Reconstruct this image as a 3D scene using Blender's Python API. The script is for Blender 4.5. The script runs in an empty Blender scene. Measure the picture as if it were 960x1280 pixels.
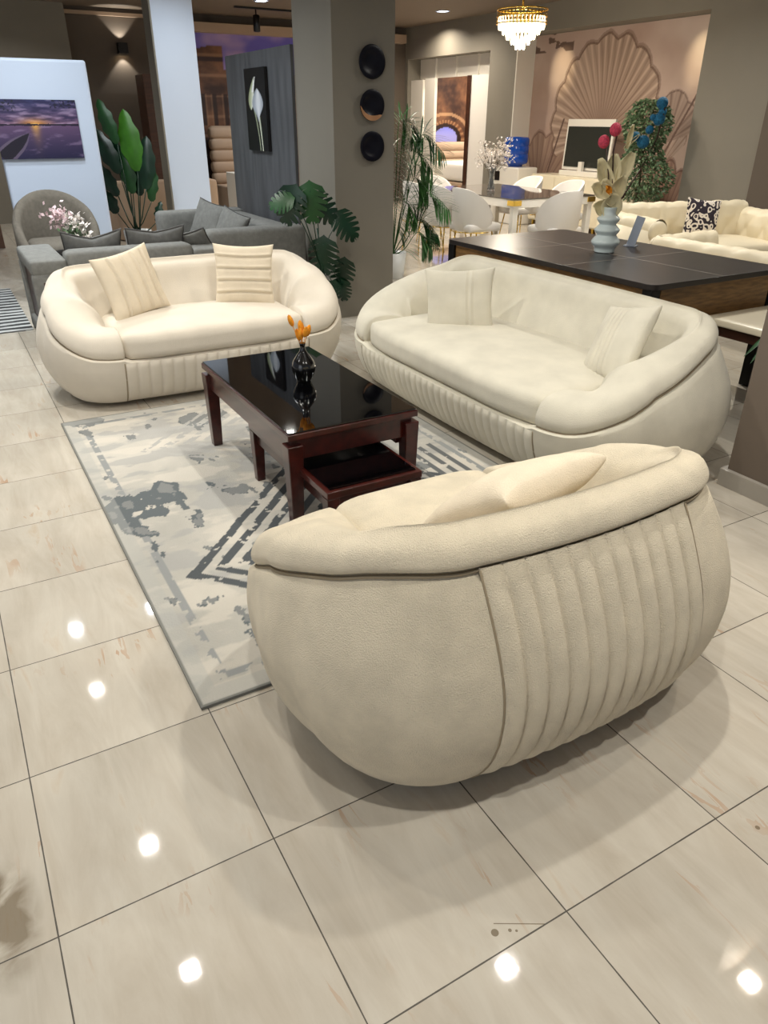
import bpy, bmesh, math, random
import numpy as np
from mathutils import Vector, Matrix, noise
random.seed(7)
C = bpy.context.scene.collection
PI = math.pi
R = math.radians

# ---------------------------------------------------------------- materials
def lin(c):
    return tuple(((v/255)/12.92 if v/255 <= .04045 else ((v/255+.055)/1.055)**2.4) for v in c)
def newmat(name):
    m = bpy.data.materials.new(name); m.use_nodes = True
    nt = m.node_tree; b = nt.nodes['Principled BSDF']
    return m, nt, b
def N(nt, t, **k):
    n = nt.nodes.new(t)
    for a, v in k.items():
        if a.startswith('i_'): n.inputs[int(a[2:]) if a[2:].isdigit() else a[2:]].default_value = v
        else: setattr(n, a, v)
    return n
def mat(name, rgb, rough=.6, metal=0, var=.0, vscale=6, bump=0, bscale=60, coat=0, stretch=None, sheen=0, emit=None, es=0, trans=0, spec=.5):
    m, nt, b = newmat(name); L = nt.links
    c = lin(rgb)
    b.inputs['Roughness'].default_value = rough; b.inputs['Metallic'].default_value = metal
    b.inputs['Base Color'].default_value = (*c, 1); b.inputs['Coat Weight'].default_value = coat
    b.inputs['Specular IOR Level'].default_value = spec
    b.inputs['Transmission Weight'].default_value = trans
    if sheen:
        b.inputs['Sheen Weight'].default_value = sheen; b.inputs['Sheen Roughness'].default_value = .5
    tc = N(nt, 'ShaderNodeTexCoord'); mp = N(nt, 'ShaderNodeMapping'); L.new(tc.outputs['Object'], mp.inputs[0])
    if stretch: mp.inputs['Scale'].default_value = stretch
    if var:
        n = N(nt, 'ShaderNodeTexNoise'); n.inputs['Scale'].default_value = vscale; n.inputs['Detail'].default_value = 5
        L.new(mp.outputs[0], n.inputs['Vector'])
        r = N(nt, 'ShaderNodeValToRGB'); L.new(n.outputs['Fac'], r.inputs[0])
        r.color_ramp.elements[0].position = .3; r.color_ramp.elements[1].position = .7
        r.color_ramp.elements[0].color = (*[x*(1-var) for x in c], 1); r.color_ramp.elements[1].color = (*[min(1, x*(1+var)) for x in c], 1)
        L.new(r.outputs[0], b.inputs['Base Color'])
    if bump:
        n = N(nt, 'ShaderNodeTexNoise'); n.inputs['Scale'].default_value = bscale; n.inputs['Detail'].default_value = 4
        L.new(mp.outputs[0], n.inputs['Vector'])
        u = N(nt, 'ShaderNodeBump'); u.inputs['Strength'].default_value = bump; u.inputs['Distance'].default_value = .01
        L.new(n.outputs['Fac'], u.inputs['Height']); L.new(u.outputs[0], b.inputs['Normal'])
    if emit:
        b.inputs['Emission Color'].default_value = (*lin(emit), 1); b.inputs['Emission Strength'].default_value = es
    return m
M = {}
def setup_mats():
    M['cream'] = mat('cream_teddy', (224,212,187), .95, var=.08, vscale=12, bump=.7, bscale=330, sheen=.15, spec=.2)
    M['cream2'] = mat('oat_fabric', (214,208,190), .95, var=.07, vscale=7, bump=.3, bscale=260, sheen=.15, spec=.2)
    M['cream3'] = mat('sand_fabric', (216,207,191), .95, var=.05, vscale=6, bump=.3, bscale=260, sheen=.15, spec=.2)
    M['cushion'] = mat('cushion_fabric', (224,211,188), .9, var=.05, vscale=12, bump=.4, bscale=250, spec=.2)
    M['seam'] = mat('beige_crease_shade', (150,136,112), .95)  # sofa seam lines, darkened to carry the shade of the crease
    M['foot'] = mat('black_foot', (18,15,14), .5)
    M['wood'] = mat('mahogany', (58,16,10), .28, var=.45, vscale=4, stretch=(6,1,6), coat=.4)
    M['bglass'] = mat('black_glass', (3,3,4), .03, spec=.6, coat=.3)
    M['gwall'] = mat('grey_paint', (128,123,112), .7, var=.03, vscale=2)
    M['gwall2'] = mat('taupe_paint', (112,100,88), .7, var=.03, vscale=2)
    M['dwall'] = mat('dark_taupe_paint', (92,82,72), .7, var=.03, vscale=2)
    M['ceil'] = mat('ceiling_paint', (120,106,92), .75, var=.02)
    M['white'] = mat('white_paint', (200,212,230), .5)
    M['wlam'] = mat('white_lacquer', (236,232,222), .3)
    M['ivory'] = mat('ivory_lacquer', (236,226,200), .3)
    M['black'] = mat('black_metal', (14,14,15), .4, metal=.3)
    M['grey'] = mat('grey_fabric', (122,122,118), .9, var=.12, vscale=30, bump=.3, bscale=180, spec=.2)
    M['grey2'] = mat('taupe_fabric', (112,106,96), .9, var=.12, vscale=30, bump=.3, bscale=180, spec=.2)
    M['greyp'] = mat('grey_cushion', (106,106,104), .9, var=.12, vscale=30, bump=.3, bscale=180, spec=.2)
    M['dseam'] = mat('dark_piping', (70,68,66), .9)
    M['dwood'] = mat('walnut', (62,36,24), .4, var=.3, vscale=5, stretch=(1,1,8))
    M['oak'] = mat('oak_panel', (128,94,52), .45, var=.4, vscale=5, stretch=(2,2,14))
    M['slate'] = mat('dark_table_top', (40,35,34), .3, var=.15, vscale=9)
    M['line'] = mat('inlay', (170,160,150), .4)
    M['gold'] = mat('gold', (232,196,96), .25, metal=1)
    M['greensh'] = mat('leaf_green', (30,74,34), .35, var=.35, vscale=7)
    M['greenli'] = mat('bright_leaf', (62,122,28), .35, var=.3, vscale=7)
    M['greenda'] = mat('dark_leaf', (12,46,28), .3, var=.35, vscale=7)
    M['greenmid'] = mat('palm_leaf', (52,100,44), .45, var=.4, vscale=7)
    M['ficus'] = mat('ficus_leaf', (88,112,78), .5, var=.4, vscale=14)
    M['stem'] = mat('stem', (66,58,36), .6)
    M['soil'] = mat('soil', (42,32,26), .95, bump=.6)
    M['pot'] = mat('white_ceramic', (222,224,222), .25)
    M['celadon'] = mat('pale_blue_ceramic', (204,216,214), .25, coat=.4)
    M['bvase'] = mat('black_ceramic', (10,10,11), .2, coat=.4)
    M['orange'] = mat('orange_plume', (232,150,32), .9, var=.2, vscale=60, bump=.5, bscale=200)
    M['petal'] = mat('cream_petal', (226,214,172), .6, var=.12, vscale=20)
    M['pink'] = mat('pink_ball', (214,70,96), .7, var=.3, vscale=90, bump=.6, bscale=200)
    M['blue'] = mat('blue_ball', (34,112,150), .7, var=.4, vscale=90, bump=.6, bscale=200)
    M['wpetal'] = mat('white_petal', (240,232,224), .6, var=.08, vscale=20)
    M['ppetal'] = mat('pink_petal', (222,196,198), .6, var=.12, vscale=20)
    M['bottle'] = mat('blue_water_bottle', (16,72,170), .12, coat=.3)
    M['plate'] = mat('navy_plate', (8,9,22), .35, spec=.3)
    M['pgold'] = mat('copper_plate', (198,150,110), .3, metal=.4)
    M['glass'] = mat('clear_glass', (235,240,240), .03, trans=.92)
    M['dglass'] = mat('smoked_glass', (92,84,76), .05, spec=.8)
    M['screen'] = mat('dark_screen', (52,54,50), .15)
    M['tufted'] = mat('cream_leather', (226,214,186), .4)
    M['beige'] = mat('beige_upholstery', (176,152,130), .7)
    M['acryl'] = mat('grey_acrylic', (150,158,172), .2)
    M['linen'] = mat('white_linen', (226,222,216), .8)
    M['skirt'] = mat('skirting_tile', (166,160,150), .3, var=.06, vscale=5)
    M['lamp'] = mat('lit_panel', (255,255,255), .5, emit=(238,246,255), es=12)
    M['crystal'] = mat('lit_crystal', (255,250,235), .1, emit=(255,232,190), es=2.6)
    M['warml'] = mat('lit_warm', (255,240,215), .5, emit=(255,226,180), es=14)
    M['brownst'] = mat('brown_cabinet', (92,64,48), .5)
    # partition with grey brushed wood
    M['pwood'] = mat('charcoal_laminate', (82,84,87), .45, var=.28, vscale=2.2, stretch=(6,6,.8))
setup_mats()

def floor_mat():
    m, nt, b = newmat('polished_floor_tile'); L = nt.links
    tc = N(nt, 'ShaderNodeTexCoord')
    sx = N(nt, 'ShaderNodeSeparateXYZ'); L.new(tc.outputs['Object'], sx.inputs[0])
    def math_(op, a, bb=None, c=None):
        n = N(nt, 'ShaderNodeMath', operation=op)
        for i, v in enumerate((a, bb, c)):
            if v is None: continue
            if isinstance(v, (int, float)): n.inputs[i].default_value = v
            else: L.new(v, n.inputs[i])
        return n.outputs[0]
    def edge(o):
        f = math_('FRACT', math_('DIVIDE', o, .5))
        return math_('MULTIPLY', math_('MINIMUM', f, math_('SUBTRACT', 1, f)), .5)
    d = math_('MINIMUM', edge(sx.outputs[0]), edge(sx.outputs[1]))
    gn = N(nt, 'ShaderNodeTexNoise'); gn.inputs['Scale'].default_value = 14; L.new(tc.outputs['Object'], gn.inputs['Vector'])
    width = math_('ADD', .0009, math_('MULTIPLY', gn.outputs[0], .0016))
    grout = math_('LESS_THAN', d, width)
    # per tile id shift
    ix = math_('FLOOR', math_('DIVIDE', sx.outputs[0], .5)); iy = math_('FLOOR', math_('DIVIDE', sx.outputs[1], .5))
    cid = N(nt, 'ShaderNodeCombineXYZ'); L.new(ix, cid.inputs[0]); L.new(iy, cid.inputs[1])
    wn = N(nt, 'ShaderNodeTexWhiteNoise', noise_dimensions='3D'); L.new(cid.outputs[0], wn.inputs['Vector'])
    off = N(nt, 'ShaderNodeVectorMath', operation='SCALE'); L.new(wn.outputs['Color'], off.inputs[0]); off.inputs['Scale'].default_value = 7
    add = N(nt, 'ShaderNodeVectorMath', operation='ADD'); L.new(tc.outputs['Object'], add.inputs[0]); L.new(off.outputs[0], add.inputs[1])
    mp = N(nt, 'ShaderNodeMapping'); L.new(add.outputs[0], mp.inputs[0]); mp.inputs['Rotation'].default_value = (0, 0, R(10)); mp.inputs['Scale'].default_value = (9, 1.7, 1)
    n1 = N(nt, 'ShaderNodeTexNoise'); n1.inputs['Scale'].default_value = 1.3; n1.inputs['Detail'].default_value = 8; n1.inputs['Roughness'].default_value = .65; n1.inputs['Distortion'].default_value = .6
    L.new(mp.outputs[0], n1.inputs['Vector'])
    r1 = N(nt, 'ShaderNodeValToRGB'); L.new(n1.outputs['Fac'], r1.inputs[0])
    e = r1.color_ramp.elements; e[0].position = .25; e[0].color = (*lin((186,176,160)), 1); e[1].position = .62; e[1].color = (*lin((204,197,183)), 1)
    x = e.new(.80); x.color = (*lin((188,162,134)), 1)
    x = e.new(.69); x.color = (*lin((200,188,170)), 1)
    n2 = N(nt, 'ShaderNodeTexNoise'); n2.inputs['Scale'].default_value = 2.4; n2.inputs['Detail'].default_value = 3; L.new(add.outputs[0], n2.inputs['Vector'])
    r2 = N(nt, 'ShaderNodeValToRGB'); L.new(n2.outputs['Fac'], r2.inputs[0])
    r2.color_ramp.elements[0].position = .35; r2.color_ramp.elements[0].color = (.88,.88,.88,1); r2.color_ramp.elements[1].position = .65; r2.color_ramp.elements[1].color = (1,1,1,1)
    mx = N(nt, 'ShaderNodeMix', data_type='RGBA', blend_type='MULTIPLY'); mx.inputs[0].default_value = 1
    L.new(r1.outputs[0], mx.inputs[6]); L.new(r2.outputs[0], mx.inputs[7])
    # rust-coloured short veins
    mp3 = N(nt, 'ShaderNodeMapping'); L.new(add.outputs[0], mp3.inputs[0]); mp3.inputs['Rotation'].default_value = (0, 0, R(-8)); mp3.inputs['Scale'].default_value = (30, 5, 1)
    n3 = N(nt, 'ShaderNodeTexNoise'); n3.inputs['Scale'].default_value = 1; n3.inputs['Detail'].default_value = 6; n3.inputs['Distortion'].default_value = 1.2; L.new(mp3.outputs[0], n3.inputs['Vector'])
    mp4 = N(nt, 'ShaderNodeMapping'); L.new(add.outputs[0], mp4.inputs[0]); mp4.inputs['Scale'].default_value = (4.5, 3, 1)
    n4 = N(nt, 'ShaderNodeTexNoise'); n4.inputs['Scale'].default_value = 1; n4.inputs['Detail'].default_value = 2; L.new(mp4.outputs[0], n4.inputs['Vector'])
    vein = math_('MULTIPLY', math_('GREATER_THAN', n3.outputs[0], .6), math_('MULTIPLY', math_('MAXIMUM', math_('SUBTRACT', n4.outputs[0], .55), 0), 3.5))
    mv = N(nt, 'ShaderNodeMix', data_type='RGBA'); L.new(vein, mv.inputs[0]); L.new(mx.outputs[2], mv.inputs[6]); mv.inputs[7].default_value = (*lin((176,136,102)), 1)
    # dirt scuff near the left edge
    def blob(cx, cy, rx, ry):
        a = math_('DIVIDE', math_('SUBTRACT', sx.outputs[0], cx), rx); c = math_('DIVIDE', math_('SUBTRACT', sx.outputs[1], cy), ry)
        return math_('SUBTRACT', 1, math_('SQRT', math_('ADD', math_('MULTIPLY', a, a), math_('MULTIPLY', c, c))))
    n5 = N(nt, 'ShaderNodeTexNoise'); n5.inputs['Scale'].default_value = 9; n5.inputs['Detail'].default_value = 7; n5.inputs['Distortion'].default_value = .8; L.new(tc.outputs['Object'], n5.inputs['Vector'])
    st = math_('MULTIPLY', math_('MAXIMUM', blob(-.09, -.40, .075, .19), 0), math_('MULTIPLY', math_('MAXIMUM', math_('SUBTRACT', n5.outputs[0], .36), 0), 7))
    st = math_('MINIMUM', st, .75)
    for cx, cy, rr_ in ((.83,-.96,.0085),(.862,-.972,.004),(.874,-.98,.003),(1.57,-1.07,.006)):
        st = math_('MAXIMUM', st, math_('MULTIPLY', math_('GREATER_THAN', blob(cx, cy, rr_, rr_), 0), .8))
    # a short scratch
    la, lb = (.84,-.942), (.94,-1.0); ln = math.hypot(lb[0]-la[0], lb[1]-la[1]); ux, uy = (lb[0]-la[0])/ln, (lb[1]-la[1])/ln
    dx_ = math_('SUBTRACT', sx.outputs[0], la[0]); dy_ = math_('SUBTRACT', sx.outputs[1], la[1])
    al = math_('ADD', math_('MULTIPLY', dx_, ux), math_('MULTIPLY', dy_, uy)); ac = math_('ABSOLUTE', math_('SUBTRACT', math_('MULTIPLY', dx_, uy), math_('MULTIPLY', dy_, ux)))
    sc_ = math_('MULTIPLY', math_('LESS_THAN', ac, .0012), math_('MULTIPLY', math_('GREATER_THAN', al, 0), math_('LESS_THAN', al, ln)))
    st = math_('MAXIMUM', st, math_('MULTIPLY', sc_, .8))
    ms = N(nt, 'ShaderNodeMix', data_type='RGBA'); L.new(st, ms.inputs[0]); L.new(mv.outputs[2], ms.inputs[6]); ms.inputs[7].default_value = (*lin((112,98,76)), 1)
    mg = N(nt, 'ShaderNodeMix', data_type='RGBA'); L.new(grout, mg.inputs[0]); L.new(ms.outputs[2], mg.inputs[6]); mg.inputs[7].default_value = (*lin((70,64,54)), 1)
    L.new(mg.outputs[2], b.inputs['Base Color'])
    L.new(math_('ADD', math_('MULTIPLY', grout, .5), math_('ADD', .022, math_('MULTIPLY', n2.outputs[0], .022))), b.inputs['Roughness'])
    b.inputs['Specular IOR Level'].default_value = .5
    bp = N(nt, 'ShaderNodeBump'); bp.inputs['Strength'].default_value = .5; bp.inputs['Distance'].default_value = .002; bp.invert = True
    L.new(grout, bp.inputs['Height']); L.new(bp.outputs[0], b.inputs['Normal'])
    return m

def color_attr_mat(name, rough=.5, attr='pic', bump=0):
    m, nt, b = newmat(name)
    a = N(nt, 'ShaderNodeAttribute', attribute_name=attr); nt.links.new(a.outputs['Color'], b.inputs['Base Color'])
    b.inputs['Roughness'].default_value = rough
    if bump:
        n = N(nt, 'ShaderNodeTexNoise'); n.inputs['Scale'].default_value = 300
        u = N(nt, 'ShaderNodeBump'); u.inputs['Strength'].default_value = bump; u.inputs['Distance'].default_value = .004
        nt.links.new(n.outputs['Fac'], u.inputs['Height']); nt.links.new(u.outputs[0], b.inputs['Normal'])
    return m

# ---------------------------------------------------------------- object helpers
def thing(name, label, cat, loc=(0,0,0), rotz=0, group=None):
    o = bpy.data.objects.new(name, None); C.objects.link(o)
    o.location = loc; o.rotation_euler = (0, 0, rotz); o.empty_display_size = .1
    o['label'] = label; o['category'] = cat
    if group: o['group'] = group
    return o
def tag(o, label, cat, group=None):
    o['label'] = label; o['category'] = cat
    if group: o['group'] = group
    return o
def mesh(name, vs, fs, m, parent=None, smooth=True, loc=None, label=None, bevel=0, kind=None, sharp=None):
    me = bpy.data.meshes.new(name); me.from_pydata([tuple(v) for v in vs], [], fs); me.validate(); me.update()
    bm = bmesh.new(); bm.from_mesh(me); bmesh.ops.remove_doubles(bm, verts=bm.verts, dist=1e-6)
    bmesh.ops.recalc_face_normals(bm, faces=bm.faces); bm.to_mesh(me); bm.free()
    if smooth:
        me.polygons.foreach_set('use_smooth', [True]*len(me.polygons))
        if sharp: me.set_sharp_from_angle(angle=R(sharp))
    ml = m if isinstance(m, (list, tuple)) else [m]
    for k in ml: me.materials.append(k)
    o = bpy.data.objects.new(name, me); C.objects.link(o)
    if parent: o.parent = parent
    if loc: o.location = loc
    if label: o['label'] = label
    if kind: o['kind'] = kind
    if bevel:
        b = o.modifiers.new('bev', 'BEVEL'); b.width = bevel; b.segments = 3; b.limit_method = 'ANGLE'; b.angle_limit = R(40)
    return o
class G:
    """collects shapes, links them as one mesh"""
    def __init__(s): s.v = []; s.f = []
    def add(s, vs, fs):
        k = len(s.v); s.v += [Vector(v) for v in vs]; s.f += [tuple(i+k for i in f) for f in fs]; return s
    def box(s, x0, x1, y0, y1, z0, z1, mtx=None):
        vs = [Vector(p) for p in ((x0,y0,z0),(x1,y0,z0),(x1,y1,z0),(x0,y1,z0),(x0,y0,z1),(x1,y0,z1),(x1,y1,z1),(x0,y1,z1))]
        if mtx: vs = [mtx @ v for v in vs]
        return s.add(vs, [(0,3,2,1),(4,5,6,7),(0,1,5,4),(1,2,6,5),(2,3,7,6),(3,0,4,7)])
    def taper(s, x, y, z0, z1, r0, r1):
        vs = [(x-r0,y-r0,z0),(x+r0,y-r0,z0),(x+r0,y+r0,z0),(x-r0,y+r0,z0),(x-r1,y-r1,z1),(x+r1,y-r1,z1),(x+r1,y+r1,z1),(x-r1,y+r1,z1)]
        return s.add(vs, [(0,3,2,1),(4,5,6,7),(0,1,5,4),(1,2,6,5),(2,3,7,6),(3,0,4,7)])
    def lathe(s, prof, x=0, y=0, n=32, cap=True, mtx=None):
        vs = []
        for r, z in prof:
            for i in range(n):
                a = 2*PI*i/n; v = Vector((x+r*math.cos(a), y+r*math.sin(a), z)); vs.append(mtx @ v if mtx else v)
        fs = [(j*n+i, j*n+(i+1)%n, (j+1)*n+(i+1)%n, (j+1)*n+i) for j in range(len(prof)-1) for i in range(n)]
        if cap: fs += [tuple(range(n))[::-1], tuple((len(prof)-1)*n+i for i in range(n))]
        return s.add(vs, fs)
    def tube(s, pts, r, n=8, r1=None):
        pts = [Vector(p) for p in pts]; k = len(pts); vs = []
        up = Vector((0,0,1))
        for j, p in enumerate(pts):
            t = (pts[min(j+1,k-1)]-pts[max(j-1,0)]).normalized()
            a = t.cross(up if abs(t.z) < .95 else Vector((1,0,0))).normalized(); b = t.cross(a)
            rr = r if r1 is None else r+(r1-r)*j/(k-1)
            for i in range(n):
                w = 2*PI*i/n; vs.append(p+a*rr*math.cos(w)+b*rr*math.sin(w))
        fs = [(j*n+i, j*n+(i+1)%n, (j+1)*n+(i+1)%n, (j+1)*n+i) for j in range(k-1) for i in range(n)]
        fs += [tuple(range(n))[::-1], tuple((k-1)*n+i for i in range(n))]
        return s.add(vs, fs)
    def ball(s, c, r, n=10, sq=(1,1,1)):
        pr = [(max(1e-4, r*math.sin(PI*j/n)), -r*math.cos(PI*j/n)) for j in range(n+1)]
        m = Matrix.Translation(Vector(c)) @ Matrix.Diagonal((*sq, 1))
        return s.lathe(pr, n=n+4, mtx=m, cap=False)
    def build(s, name, m, parent=None, **k): return mesh(name, s.v, s.f, m, parent, **k)
def box(name, x0, x1, y0, y1, z0, z1, m, parent=None, bevel=0, **k):
    return G().box(x0,x1,y0,y1,z0,z1).build(name, m, parent, smooth=False, bevel=bevel, **k)
def struct(name, x0, x1, y0, y1, z0, z1, m, bevel=0):
    o = box(name, x0,x1,y0,y1,z0,z1, m, bevel=bevel); o['kind'] = 'structure'; return o
def copy_tree(o, parent=None):
    c = o.copy(); C.objects.link(c)
    if parent: c.parent = parent
    for ch in list(o.children): copy_tree(ch, c)
    return c
def soft_box(hx, hy, hz, r, n=14, crown=0, mod=None):
    """rounded, slightly crowned box, centre at origin"""
    vs = []; fs = []; idx = {}
    def tt(i):
        u = -1+2*i/n; return u
    def pt(a, b, c):
        key = (round(a,5), round(b,5), round(c,5))
        if key in idx: return idx[key]
        def w(u):  # more samples near edges
            return math.copysign(1-(1-abs(u))**1.6, u)
        p = Vector((w(a)*hx, w(b)*hy, w(c)*hz)); inn = Vector((max(-(hx-r),min(hx-r,p.x)), max(-(hy-r),min(hy-r,p.y)), max(-(hz-r),min(hz-r,p.z))))
        d = p-inn
        if d.length > 1e-9: p = inn+d.normalized()*r
        p.z += crown*(1-min(1,abs(p.x/hx))**2.5)*(1-min(1,abs(p.y/hy))**2.5)*(1 if p.z > 0 else -.0)
        if mod: p = mod(p)
        vs.append(p); idx[key] = len(vs)-1; return len(vs)-1
    for ax in range(3):
        for sg in (-1, 1):
            for i in range(n):
                for j in range(n):
                    q = []
                    for (di, dj) in ((0,0),(1,0),(1,1),(0,1)):
                        c = [0,0,0]; c[ax] = sg; c[(ax+1)%3] = tt(i+di); c[(ax+2)%3] = tt(j+dj); q.append(pt(*c))
                    fs.append(tuple(q if sg > 0 else q[::-1]))
    return vs, fs
def smoothstep(x): x = max(0, min(1, x)); return x*x*(3-2*x)
def crom(pts, sub=4, closed=True):
    out = []; n = len(pts)
    rng = range(n) if closed else range(n-1)
    for i in rng:
        p = [Vector(pts[(i+k) % n] if closed else pts[max(0, min(n-1, i+k))]) for k in (-1,0,1,2)]
        for s in range(sub):
            t = s/sub
            out.append(.5*((2*p[1])+(-p[0]+p[2])*t+(2*p[0]-5*p[1]+4*p[2]-p[3])*t*t+(-p[0]+3*p[1]-3*p[2]+p[3])*t**3))
    if not closed: out.append(Vector(pts[-1]))
    return out

# ---------------------------------------------------------------- pebble sofas
def pebble_sofa(name, label, cat, loc, rz, W, D, H, m, back_pleats, front_pleats, group=None, rugz=(0,0)):
    t = thing(name, label, cat, loc, rz, group)
    a, b, Rr = W/2, D/2, .385
    def loop(nc=14, ns=24, nb=24):
        """stations (x, y, nx, ny) round the plan, counter clockwise from the front right arm end"""
        st = []
        def straight(p, q, nrm, n, last=False):
            for i in range(n+(1 if last else 0)):
                f = i/n; bul = .022*4*f*(1-f)
                st.append((p[0]+(q[0]-p[0])*f+nrm[0]*bul, p[1]+(q[1]-p[1])*f+nrm[1]*bul, *nrm))
        def arc(cx, cy, a0, a1):
            for i in range(nc):
                w = R(a0+(a1-a0)*i/nc); st.append((cx+Rr*math.cos(w), cy+Rr*math.sin(w), math.cos(w), math.sin(w)))
        arc(a-Rr, -b+Rr, -90, 0); straight((a, -b+Rr), (a, b-Rr), (1,0), 8)
        arc(a-Rr, b-Rr, 0, 90); straight((a-Rr, b), (-a+Rr, b), (0,1), nb)
        arc(-a+Rr, b-Rr, 90, 180); straight((-a, b-Rr), (-a, -b+Rr), (-1,0), 8)
        arc(-a+Rr, -b+Rr, 180, 270); k = len(st)
        straight((-a+Rr, -b), (a-Rr, -b), (0,-1), ns)
        return st, k
    def table(v, pts):
        if v <= pts[0][0]: return pts[0][1]
        for (v0,q0),(v1,q1) in zip(pts, pts[1:]):
            if v <= v1: return q0+(q1-q0)*(v-v0)/(v1-v0)
        return pts[-1][1]
    def soft(v, pts): return (table(v-.04, pts)+2*table(v, pts)+table(v+.04, pts))/4
    def seam(y): return soft((y+b)/(2*b), [(0,.318),(.04,.325),(.12,.375),(.33,.485),(.57,.585),(.8,.655),(.92,H-.092)])
    def top(y): return soft((y+b)/(2*b), [(0,.468),(.05,.475),(.15,.525),(.33,.60),(.57,.685),(.8,.745),(.94,H)])
    prof = [(.030,.125),(.045,.105),(.07,.084),(.10,.064),(.14,.043),(.19,.022),(.25,.007),(.32,0),(.37,.002),(.42,.011),(.47,.027),(.52,.048),(.57,.073),(.62,.10),(.68,.135),(.74,.17)]
    def inset(z):
        for (z0,i0),(z1,i1) in zip(prof, prof[1:]):
            if z <= z1: return i0+(i1-i0)*max(0,(z-z0))/(z1-z0)
        return prof[-1][1]
    st, kf = loop()
    ns = len(st); nz = 22; vs = []; fs = []
    for j in range(nz+1):
        for i, (x, y, nx, ny) in enumerate(st):
            front = i > kf
            zt = (.30 if front else seam(y)+.005)
            z = .03+(zt-.03)*(j/nz)
            ii = inset(z)+(.012 if front else 0)+ (0.03 if j == nz else 0)
            if j == nz and not front: ii += .0
            vs.append((x-nx*ii, y-ny*ii, z))
    for i in range(ns):
        for j in range(nz):
            fs.append((j*ns+i, j*ns+(i+1)%ns, (j+1)*ns+(i+1)%ns, (j+1)*ns+i))
    # inner lip and deck
    base = len(vs)
    for (x, y, nx, ny) in st: vs.append((x-nx*.16, y-ny*.16, .29))
    for i in range(ns): fs.append((nz*ns+i, nz*ns+(i+1)%ns, base+(i+1)%ns, base+i))
    fs.append(tuple(base+i for i in range(ns))); fs.append(tuple(range(ns))[::-1])
    mesh('body', vs, fs, m, t, sharp=60)
    # pleated panels
    def pleats(nm, x0, x1, yside, zt, n, k=None):
        vs = []; fs = []; per = 10; nu = n*per; nz = 20
        for j in range(nz+1):
            for i in range(nu+1):
                u = i/nu; x = x0+(x1-x0)*u
                L_ = a-Rr; f = (x+L_)/(2*L_); bul = .022*4*f*(1-f) if 0 <= f <= 1 else -.5*(abs(x)-L_)**2/Rr
                z = .032+(zt(x)-.032)*(j/nz); ins = inset(z)
                ph = (u*n) % 1; sc = math.sqrt(max(0, 1-(2*ph-1)**2)); e = min(1, j/2.5, (nz-j)/2+.25)
                o = -.004+(.017 if yside > 0 else .012)*sc*e
                vs.append((x, yside*(b+bul-ins+o), z))
        for j in range(nz):
            for i in range(nu): fs.append((j*(nu+1)+i, j*(nu+1)+i+1, (j+1)*(nu+1)+i+1, (j+1)*(nu+1)+i))
        mesh(nm, vs, fs, m, t)
    if back_pleats:
        x0, x1, n = back_pleats; pleats('pleated_back_panel', x0, x1, 1, lambda x: seam(b-.02)+.004, n)
    pleats('pleated_front_panel', -(a-Rr), a-Rr, -1, lambda x: .297, front_pleats)
    # roll over arms and back
    rs = st[:kf+1]; secs = []
    for (x, y, nx, ny) in rs:
        v = (y+b)/(2*b); sm = seam(y); tp = top(y); h = tp-sm
        w = .36-.065*smoothstep((v-.1)*1.4); e = inset(sm)*.9+.014
        pts = [(e+.035, sm-.014), (e+.003, sm+.010), (e-.004, sm+.35*h), (e+.022, sm+.75*h), (e+.075, tp-.006), (e+.5*(w-e), tp), (w-.075, tp-.020), (w-.03, tp-.055),
               (w+.002, (tp+.43)/2 if tp > .56 else tp-.09), (.372, min(tp-.11, .43)), (.383, .33), (.25, .30), (e+.12, min(sm-.02,.30))]
        secs.append([Vector((x-nx*q.x, y-ny*q.x, q.y)) for q in crom([(p[0], p[1], 0) for p in pts], 4)])
    n = len(secs[0]); vs = [p for s in secs for p in s]; fs = []
    for k in range(len(secs)-1):
        for i in range(n): fs.append((k*n+i, k*n+(i+1)%n, (k+1)*n+(i+1)%n, (k+1)*n+i))
    for k, sg in ((0, -1), (len(secs)-1, 1)):
        c = sum(secs[k], Vector())/n; ring = []
        ns_ = Vector((sg*1, 0, 0))
        r1 = len(vs); vs += [c+(p-c)*.93-Vector((-sg*.012,0,0)) for p in secs[k]]
        for i in range(n): fs.append((k*n+i, k*n+(i+1)%n, r1+(i+1)%n, r1+i))
        fs.append(tuple(r1+i for i in range(n)))
    mesh('arm_and_back_roll', vs, fs, m, t, sharp=70)
    # seam lines as thin tubes, the crease shade put into their darker colour
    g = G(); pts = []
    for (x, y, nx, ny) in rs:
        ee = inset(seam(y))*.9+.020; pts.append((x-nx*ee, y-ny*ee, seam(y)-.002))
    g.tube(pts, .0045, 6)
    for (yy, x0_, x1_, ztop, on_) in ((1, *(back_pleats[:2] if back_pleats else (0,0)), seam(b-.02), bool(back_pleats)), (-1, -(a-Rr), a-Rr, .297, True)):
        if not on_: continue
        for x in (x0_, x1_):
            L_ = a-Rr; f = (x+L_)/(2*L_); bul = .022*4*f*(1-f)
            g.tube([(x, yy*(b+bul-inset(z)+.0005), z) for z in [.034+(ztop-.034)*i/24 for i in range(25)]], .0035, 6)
    g.build('seam_shade_lines', M['seam'], t)
    # seat
    hx = a-Rr+.0; y0, y1 = -b-.004, b-.255; hy = (y1-y0)/2
    def mod(p):
        if p.y < 0: p.y += .09*max(0, abs(p.x)/hx-.55)**2*5*(-p.y/hy)**2*.6
        # widen behind the arm ends to fill the nook
        k = smoothstep((p.y+hy)/(.5)); p.x *= 1+k*.02
        return p
    sv, sf = soft_box(hx-.006, hy, .078, .055, 22, .03, mod)
    mesh('seat_cushion', [v+Vector((0, (y0+y1)/2, .372)) for v in sv], sf, m, t)
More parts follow.
